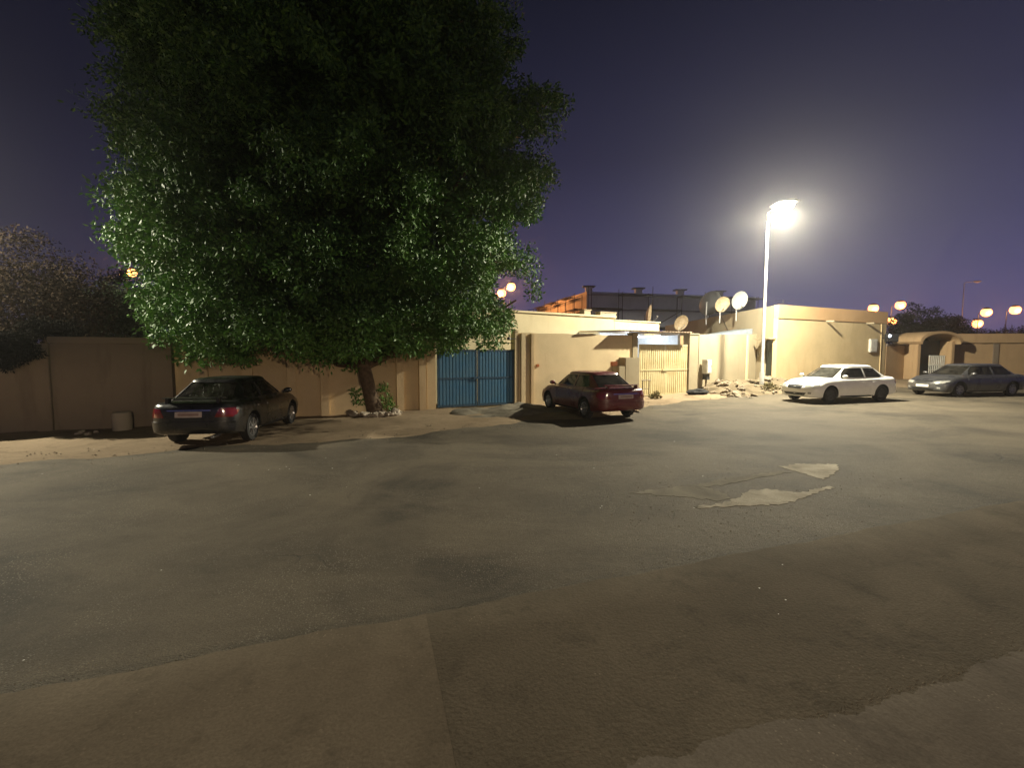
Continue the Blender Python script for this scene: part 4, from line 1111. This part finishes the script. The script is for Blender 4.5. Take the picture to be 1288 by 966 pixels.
def car(name, label, loc, yaw, paint, glass, L_=4.45, W=1.74, H=1.44, spoiler=False, rim='alloy', plate_front=True, plate_tint='plate', grille='dark', headlight='lamp_white'):
    t = thing(name, label, 'car', loc, yaw, 'cars parked along the street')
    hl, hw = L_/2, W/2
    fa, ra = hl-0.88, -hl+1.0                      # axle positions
    wr = 0.315
    cowl, rf, rr_, deck = hl-1.02, hl-1.80, -hl+1.05, -hl+0.28
    belt = 0.93
    def ztop(x): return float(np.interp(x, [-hl,-hl+0.03,-hl+0.1,-hl+0.3,deck,-0.6,0.6,cowl,cowl+0.35,hl-0.45,hl-0.16,hl-0.05,hl], [0.70,0.86,0.945,0.985,0.985,0.965,0.945,0.93,0.885,0.78,0.70,0.63,0.55]))
    def zbot(x): return float(np.interp(x, [-hl,-hl+0.12,-hl+0.6,0,hl-0.6,hl-0.12,hl], [0.46,0.31,0.23,0.19,0.19,0.23,0.36]))
    def wid(x):
        n = 15 if x > 0 else 18
        return hw*max(0.0, 1-abs(x/hl)**n)**0.42
    half = [(0,0),(0.55,0),(0.86,0.012),(0.945,0.06),(0.972,0.16),(0.985,0.30),(1.0,0.46),(1.0,0.60),(0.99,0.72),(0.968,0.83),(0.93,0.92),(0.875,0.975),(0.78,1.0),(0.5,1.02),(0.25,1.03),(0,1.033)]
    xsn = [hl*math.sin(PI/2*k) for k in np.linspace(-1,1,61)]; xsn[0] += 0.003; xsn[-1] -= 0.003
    mb = MB(); m = 2*len(half)-2
    for x in xsn:
        zb, zt, w = zbot(x), ztop(x), wid(x)
        ringp = [(fy, fz) for fy, fz in half]+[(-fy, fz) for fy, fz in half[-2:0:-1]]
        for fy, fz in ringp: mb.v.append((x, fy*w, zb+(zt-zb)*fz))
    for i in range(len(xsn)-1):
        for k in range(m): mb.f.append((i*m+k, i*m+(k+1)%m, (i+1)*m+(k+1)%m, (i+1)*m+k))
    mb.f += [tuple(range(m))[::-1], tuple((len(xsn)-1)*m+k for k in range(m))]
    me = mb.mesh('body'); me.materials.append(paint); me.materials.append(M['black'])
    body = link(bpy.data.objects.new('body', me), t)
    bv = BVHTree.FromPolygons([v.co.copy() for v in me.vertices], [tuple(p.vertices) for p in me.polygons])
    cut = []
    body.parent = None
    for ax in (fa, ra):
        for sgn in (1, -1):
            c = MB(); c.lathe([(wr+0.062, sgn*(hw-0.27)), (wr+0.062, sgn*(hw+0.1))], 'y', (ax,0,wr+0.015), 32, True)
            cut.append(raw_obj(c, [paint, M['black']], 1))
    bool_obj(body, cut)
    body.parent = t
    body.data.polygons.foreach_set('use_smooth', [True]*len(body.data.polygons)); body.data.set_sharp_from_angle(angle=math.radians(38))
    # ---- cabin
    zr = H-0.10
    def cab(z, ins=0.0):
        k = (z-belt)/(zr-belt)
        xf = cowl+(rf-cowl)*(k**0.93 if k > 0 else k)-ins*1.3; xr = deck+(rr_-deck)*(k**0.85 if k > 0 else k)+ins*1.3
        b = hw*(0.895+(0.665-0.895)*(k if k < 0 else k**1.12))-ins
        return xf, xr, b
    NS = 64; EX = 2/5.2
    def outline(z, ins, sc=1.0, zz=None):
        xf, xr, b = cab(z, ins); a, cx = (xf-xr)/2, (xf+xr)/2
        return [(cx+a*sc*sgnpow(math.cos(2*PI*k/NS), EX), b*sc*sgnpow(math.sin(2*PI*k/NS), EX), z if zz is None else zz) for k in range(NS)]
    def cabin_mb(ins, z0):
        mb = MB(); lv = [outline(z, ins) for z in (z0, belt, *[belt+(zr-belt)*k/7 for k in range(1,8)])]
        for sc, dz in ((0.985,0.028),(0.94,0.056),(0.84,0.076),(0.64,0.09),(0.34,0.098),(0.05,0.10)):
            lv.append(outline(zr, ins, sc, zr+dz-ins))
        for l in lv: mb.v += l
        for i in range(len(lv)-1):
            for k in range(NS): mb.f.append((i*NS+k, i*NS+(k+1)%NS, (i+1)*NS+(k+1)%NS, (i+1)*NS+k))
        mb.f += [tuple(range(NS))[::-1], tuple((len(lv)-1)*NS+k for k in range(NS))]
        return mb
    me = cabin_mb(0, belt-0.06).mesh('cabin'); me.materials.append(paint); me.materials.append(M['black'])
    cabin = link(bpy.data.objects.new('cabin', me))
    z0w, z1w = belt+0.055, zr-0.035
    def side_poly(front):
        xB = (rf+rr_)/2-0.06
        if front:
            return [(xB+0.04, z0w), (cab(z0w)[0]-0.34, z0w), (cab(z0w+0.1)[0]-0.24, z0w+0.09), (cab((z0w+z1w)/2)[0]-0.17, (z0w+z1w)/2), (cab(z1w)[0]-0.13, z1w), (xB+0.04, z1w)]
        return [(xB-0.04, z0w), (xB-0.04, z1w), (cab(z1w)[1]+0.16, z1w), (cab((z0w+z1w)/2+0.07)[1]+0.25, (z0w+z1w)/2+0.07), (cab(z0w)[1]+0.48, z0w+0.05), (cab(z0w)[1]+0.62, z0w)]
    def ws_poly(front):
        zt_ = zr-0.01; zb_ = z0w-0.01
        return [(-0.80*cab(zb_)[2], zb_), (0.80*cab(zb_)[2], zb_), (0.84*cab(zt_)[2], zt_), (-0.84*cab(zt_)[2], zt_)]
    cut = [raw_obj(cabin_mb(0.045, belt-0.2), [paint, M['black']], 1)]
    for fr in (True, False):
        pl = side_poly(fr); c = MB(); n = len(pl)
        c.add([(x,-1.5,z) for x, z in pl]+[(x,1.5,z) for x, z in pl], [tuple(range(n)), tuple(range(n,2*n))[::-1]]+[(i,(i+1)%n,n+(i+1)%n,n+i) for i in range(n)])
        cut.append(raw_obj(c, [paint, M['black']], 1))
        pl = ws_poly(fr); c = MB(); n = 4
        xa, xb = (0.0, 3.0) if fr else (-3.0, -0.3)
        c.add([(xa,y,z) for y, z in pl]+[(xb,y,z) for y, z in pl], [tuple(range(n)), tuple(range(n,2*n))[::-1]]+[(i,(i+1)%n,n+(i+1)%n,n+i) for i in range(n)])
        cut.append(raw_obj(c, [paint, M['black']], 1))
    bool_obj(cabin, cut); cabin.parent = t
    cabin.data.polygons.foreach_set('use_smooth', [True]*len(cabin.data.polygons)); cabin.data.set_sharp_from_angle(angle=math.radians(38))
    # ---- glass
    def side_surf(sgn, ins):
        def fn(x, z):
            xf, xr, b = cab(z, ins); a, cx = (xf-xr)/2, (xf+xr)/2
            y = b*max(0.0, 1-abs((x-cx)/a)**5.2)**(1/5.2)
            return Vector((x, sgn*y, z)), Vector((0, sgn, 0.3)).normalized()
        return fn
    def ws_surf(front, ins):
        def fn(y, z):
            xf, xr, b = cab(z, ins); a, cx = (xf-xr)/2, (xf+xr)/2
            dx = a*max(0.0, 1-abs(y/b)**5.2)**(1/5.2)
            return Vector((cx+dx if front else cx-dx, y, z)), Vector((0.6 if front else -0.6, 0, 0.8))
        return fn
    for fr in (True, False):
        P, Fc, B = subdivided(side_poly(fr), 0.18)
        for sgn in (1, -1): shell(P, Fc, B, side_surf(sgn, 0.018), 'side_window', glass, cabin, 0.005)
        P, Fc, B = subdivided(ws_poly(fr), 0.2)
        shell(P, Fc, B, ws_surf(fr, 0.018), 'windscreen' if fr else 'rear_window', glass, cabin, 0.005)
    # ---- interior
    for sx, sy in ((0.15,0.36),(0.15,-0.36)):
        s = MB(); Mx = Matrix.Translation((sx,sy,0.0)) @ Matrix.Rotation(-0.22,4,'Y')
        s.box(-0.16,-0.04,-0.23,0.23,0.82,1.12,Mx); s.box(-0.14,-0.05,-0.12,0.12,1.13,1.27,Mx)
        s.build('front_seat', M['seat'], cabin, bevel=0.03)
    MB().box(-1.02,-0.86,-0.6,0.6,0.82,1.08).build('rear_seat', M['seat'], cabin, bevel=0.04)
    MB().box(cowl-0.62,cowl-0.3,-0.62,0.62,0.85,1.0).build('dashboard', M['black'], cabin, bevel=0.04)
    # ---- panels projected on the body
    def proj(axis, sgn, off):
        def fn(a, b):
            if axis == 'x': o, d = Vector((sgn*4,a,b)), Vector((-sgn,0,0))
            elif axis == 'y': o, d = Vector((a,sgn*3,b)), Vector((0,-sgn,0))
            else: o, d = Vector((a,b,3)), Vector((0,0,-1))
            h = bv.ray_cast(o, d)
            if h[0] is None:
                near = bv.find_nearest(o+d*(4-hl if axis == 'x' else 3-hw if axis == 'y' else 2)); p, n = near[0], near[1]
            else: p, n = h[0], h[1]
            if n.dot(d) > 0: n = -n
            return p+n*off, n
        return fn
    def panel(nm, poly, axis, sgn, mat, off=0.006, par=None, ml=0.1):
        P, Fc, B = subdivided(poly, ml)
        return shell(P, Fc, B, proj(axis, sgn, off), nm, mat, par or t, off+0.012, 50)
    xB = (rf+rr_)/2-0.06
    arch = wr+0.085
    def arch_pts(a0, a1, n=7): return [(ra+arch*math.cos(a0+(a1-a0)*k/(n-1)), wr+0.015+arch*math.sin(a0+(a1-a0)*k/(n-1))) for k in range(n)]
    for sgn in (1, -1):
        d = panel('door', [(xB+0.006,0.29),(fa-0.52,0.29),(fa-0.42,0.60),(fa-0.45,0.875),(xB+0.006,0.885)], 'y', sgn, paint, 0.005)
        panel('handle', [(xB+0.06,0.775),(xB+0.24,0.785),(xB+0.24,0.81),(xB+0.06,0.80)], 'y', sgn, paint, 0.028, d)
        panel('rub_strip', [(xB+0.03,0.50),(fa-0.46,0.50),(fa-0.46,0.535),(xB+0.03,0.535)], 'y', sgn, paint, 0.016, d)
        a0 = math.asin(min(1,(0.29-wr-0.015+0.02)/arch)) if 0.31 > wr else 0.02
        d = panel('door', [(xB-0.006,0.29),(xB-0.006,0.885),(ra+0.12,0.90)]+arch_pts(1.25,0.02), 'y', sgn, paint, 0.005)
        panel('handle', [(ra+0.32,0.785),(ra+0.50,0.785),(ra+0.50,0.81),(ra+0.32,0.81)], 'y', sgn, paint, 0.028, d)
    # hood and boot lid
    panel('hood', [(cowl+0.03,-0.66*hw),(cowl+0.03,0.66*hw),(hl-0.42,0.68*hw),(hl-0.24,0.42*hw),(hl-0.20,0),(hl-0.24,-0.42*hw),(hl-0.42,-0.68*hw)], 'z', 1, paint, 0.005)
    panel('boot_lid', [(-0.60*hw,0.66),(0.60*hw,0.66),(0.64*hw,0.89),(-0.64*hw,0.89)], 'x', -1, paint, 0.006)
    # front face
    panel('grille', [(-0.30,0.595),(0.30,0.595),(0.37,0.70),(-0.37,0.70)] if False else [(-0.28,0.545),(0.28,0.545),(0.35,0.668),(-0.35,0.668)], 'x', 1, M['black'], 0.008)
    panel('grille_trim', [(-0.35,0.670),(0.35,0.670),(0.36,0.690),(-0.36,0.690)], 'x', 1, M['chrome'], 0.014)
    panel('grille_bar', [(-0.28,0.615),(0.28,0.615),(0.285,0.628),(-0.285,0.628)], 'x', 1, M['chrome'], 0.014)
    panel('air_intake', [(-0.42,0.30),(0.42,0.30),(0.50,0.40),(-0.50,0.40)], 'x', 1, M['black'], 0.006)
    for sgn in (1, -1):
        panel('headlight', [(sgn*y, z) for y, z in ((0.42,0.585),(0.80*hw,0.60),(0.925*hw,0.68),(0.90*hw,0.725),(0.66*hw,0.70),(0.40,0.672))], 'x', 1, M[headlight], 0.010)
        panel('fog_light', [(sgn*y, z) for y, z in ((0.56,0.36),(0.66,0.36),(0.67,0.43),(0.56,0.43))], 'x', 1, M['lamp_white'], 0.008)
        panel('tail_light', [(sgn*y, z) for y, z in ((0.56*hw,0.68),(0.90*hw,0.67),(0.955*hw,0.74),(0.93*hw,0.865),(0.66*hw,0.86))], 'x', -1, M['lamp_red'], 0.012)
        panel('tail_light', [(x, z) for x, z in ((-hl+0.09,0.69),(-hl+0.26,0.71),(-hl+0.34,0.80),(-hl+0.22,0.85),(-hl+0.09,0.85))], 'y', sgn, M['lamp_red'], 0.008)
        panel('side_trim', [(fa-0.50,0.235),(ra+0.48,0.235),(ra+0.45,0.285),(fa-0.48,0.285)], 'y', sgn, M['black'], 0.010)
    panel('boot_trim', [(-0.42,0.815),(0.42,0.815),(0.42,0.838),(-0.42,0.838)], 'x', -1, M['chrome'], 0.016)
    panel('bumper', [(-0.90*hw,0.36),(0.90*hw,0.36),(0.93*hw,0.585),(-0.93*hw,0.585)], 'x', -1, paint, 0.028)
    pl = panel('number_plate', [(-0.26,0.685),(0.26,0.685),(0.26,0.80),(-0.26,0.80)], 'x', -1, M[plate_tint], 0.014)
    panel('plate_mark', [(-0.2,0.715),(0.2,0.715),(0.2,0.77),(-0.2,0.77)], 'x', -1, M['plate_mark'] if plate_tint == 'plate_red' else M['steel'], 0.0165, pl)
    if plate_front:
        pl = panel('number_plate', [(-0.26,0.425),(0.26,0.425),(0.26,0.535),(-0.26,0.535)], 'x', 1, M['plate'], 0.014)
    # exhaust
    MB().tube([(-hl+0.3,-0.45,0.27),(-hl-0.02,-0.45,0.265)], 0.03, 10).build('exhaust', M['alloy'], t)
    # mirrors
    for sgn in (1, -1):
        mx = rf+0.36
        bm = bmesh.new(); bmesh.ops.create_uvsphere(bm, u_segments=16, v_segments=10, radius=1)
        for v in bm.verts:
            c = v.co; v.co = Vector((c.x*0.075*(1 if c.x > 0 else 0.45)+mx, sgn*(hw+0.075)+c.y*0.11, belt+0.10+c.z*0.068))
        me = bpy.data.meshes.new('mirror'); bm.to_mesh(me); bm.free(); me.materials.append(paint)
        me.polygons.foreach_set('use_smooth', [True]*len(me.polygons))
        mo = link(bpy.data.objects.new('mirror', me), t)
        MB().bar((mx,sgn*(hw-0.06),belt+0.03),(mx,sgn*(hw+0.03),belt+0.08),0.05).build('mirror_arm', M['black'], mo)
    if spoiler:
        sp_ = MB(); n = 12
        for i in range(n+1):
            f = -1+2*i/n; y = f*0.70*hw; x = -hl+0.16+0.10*abs(f)**2; z = 1.075-0.01*f*f
            sp_.v += [(x-0.09,y,z+0.012),(x+0.0,y,z+0.022),(x+0.11,y,z-0.004),(x+0.0,y,z-0.016)]
        for i in range(n):
            for k in range(4): a = i*4; sp_.f.append((a+k, a+(k+1)%4, a+4+(k+1)%4, a+4+k))
        sp_.f += [(0,1,2,3),(n*4+3,n*4+2,n*4+1,n*4)]
        so = sp_.build('spoiler', paint, t, smooth=50)
        for sgn in (1, -1): MB().box(-hl+0.17,-hl+0.28,sgn*0.5-0.03,sgn*0.5+0.03,0.96,1.075).build('spoiler_foot', paint, so)
    # wheels
    for ax in (fa, ra):
        for sgn in (1, -1):
            wt = empty('wheel'); wt.parent = t; wt.location = (ax, sgn*(hw-0.115), wr); wt.rotation_euler = (0,0,0 if sgn > 0 else PI)
            MB().lathe([(wr*0.66,-0.09),(wr*0.86,-0.1),(wr*0.97,-0.085),(wr,-0.05),(wr,0.05),(wr*0.97,0.085),(wr*0.86,0.1),(wr*0.66,0.09),(wr*0.62,0.0),(wr*0.66,-0.09)], 'y', n=36).build('tyre', M['rubber'], wt, smooth=50)
            rm = MB(); R = wr*0.66
            rm.lathe([(R,0.088),(R*0.95,0.09),(R*0.88,0.06),(R*0.86,0.02)], 'y', n=32)
            rm.lathe([(0.02,0.075),(R*0.22,0.07),(R*0.27,0.05),(R*0.27,0.0)], 'y', n=20)
            for k in range(7 if rim == 'alloy' else 10):
                a = 2*PI*k/(7 if rim == 'alloy' else 10); c, s_ = math.cos(a), math.sin(a)
                rm.bar((c*R*0.2,0.06,s_*R*0.2),(c*R*0.92,0.07,s_*R*0.92),0.045 if rim == 'alloy' else 0.06,0.03,up=(0,1,0))
            rm.build('rim', M['alloy'] if rim == 'alloy' else M['steel_dark'], wt, smooth=40)
            MB().lathe([(0.01,0.012),(R*0.9,0.012)], 'y', n=24).build('brake_disc', M['steel_dark'], wt)
    return t

M['paint_black'] = paint_material('black_paint', (0.007,0.007,0.008), amount=0.02)
M['paint_red'] = paint_material('dark_red_paint', (0.115,0.005,0.007), (0.18,0.07,0.05), 0.06)
M['paint_white'] = paint_material('white_paint', (0.80,0.79,0.75), (0.55,0.48,0.37), 0.1)
M['paint_grey'] = paint_material('dark_grey_paint', (0.075,0.075,0.08), (0.22,0.2,0.16), 0.1, 0.5, 0.35)
M['plate_red'] = simple('red_white_plate', (0.50,0.41,0.36), 0.5)
def heading(dx, dy): return math.atan2(dy, dx)
car('parked_sedan', 'black sedan seen from behind parked under the big tree', (-7.05, 11.42, terrain(-7.05,11.42)), heading(-0.13, 0.992), M['paint_black'], M['glass_dark'], 4.4, 1.74, 1.47, True, 'alloy', True, 'plate_red')
car('parked_sedan', 'dark red sedan with rear spoiler parked against the cream wall', (2.6, 15.3, terrain(2.6,15.3)), heading(-0.36, 0.933), M['paint_red'], M['glass_dark'], 4.45, 1.74, 1.46, True, 'alloy', True, 'plate_red')
car('parked_sedan', 'dusty white sedan with dark wheels parked in front of the yellow house', (13.42, 18.3, terrain(13.42,18.3)), heading(-0.965, -0.26), M['paint_white'], M['glass'], 4.5, 1.74, 1.48, False, 'steel', False)
car('parked_sedan', 'dark grey sedan parked before the arched porch at the right edge', (21.1, 20.7, terrain(21.1,20.7)), heading(-0.985, -0.17), M['paint_grey'], M['glass_dark'], 4.8, 1.82, 1.47, False, 'alloy', True)

# ------------------------------------------------------------------ haze added to give the lamps a glow
hm_ = bpy.data.materials.new('lamp_glow_haze'); hm_.use_nodes = True; n_ = hm_.node_tree; n_.nodes.clear()
ou = n_.nodes.new('ShaderNodeOutputMaterial'); pv = n_.nodes.new('ShaderNodeVolumePrincipled')
pv.inputs['Density'].default_value = 0.0007; pv.inputs['Color'].default_value = (0.90,0.89,0.88,1); pv.inputs['Anisotropy'].default_value = 0.82
n_.links.new(pv.outputs[0], ou.inputs['Volume'])
hz = MB().box(-270, 285, -255, 280, -1.2, 23.5).build('haze', hm_)
hz['kind'] = 'stuff'; hz['label'] = 'thin haze added to glow round the street lamps'; hz['category'] = 'haze'

# ------------------------------------------------------------------ camera + render
cam = bpy.data.cameras.new('camera'); co = link(bpy.data.objects.new('camera', cam))
cam.sensor_fit = 'HORIZONTAL'; cam.sensor_width = 36.0; cam.lens = 36.0*F_PX/1288.0
co.location = (0,0,CAM_H); co.rotation_euler = (PI/2-PITCH, 0, 0)
cam.clip_start = 0.05; cam.clip_end = 3000
SC.camera = co
SC.render.engine = 'CYCLES'
SC.cycles.use_denoising = True
SC.cycles.max_bounces = 6; SC.cycles.volume_bounces = 1; SC.cycles.diffuse_bounces = 3; SC.cycles.transparent_max_bounces = 12
SC.cycles.sample_clamp_indirect = 4.0
SC.cycles.use_light_tree = True
SC.view_settings.view_transform = 'Standard'; SC.view_settings.look = 'None'
SC.view_settings.exposure = 0.0; SC.view_settings.gamma = 1.0
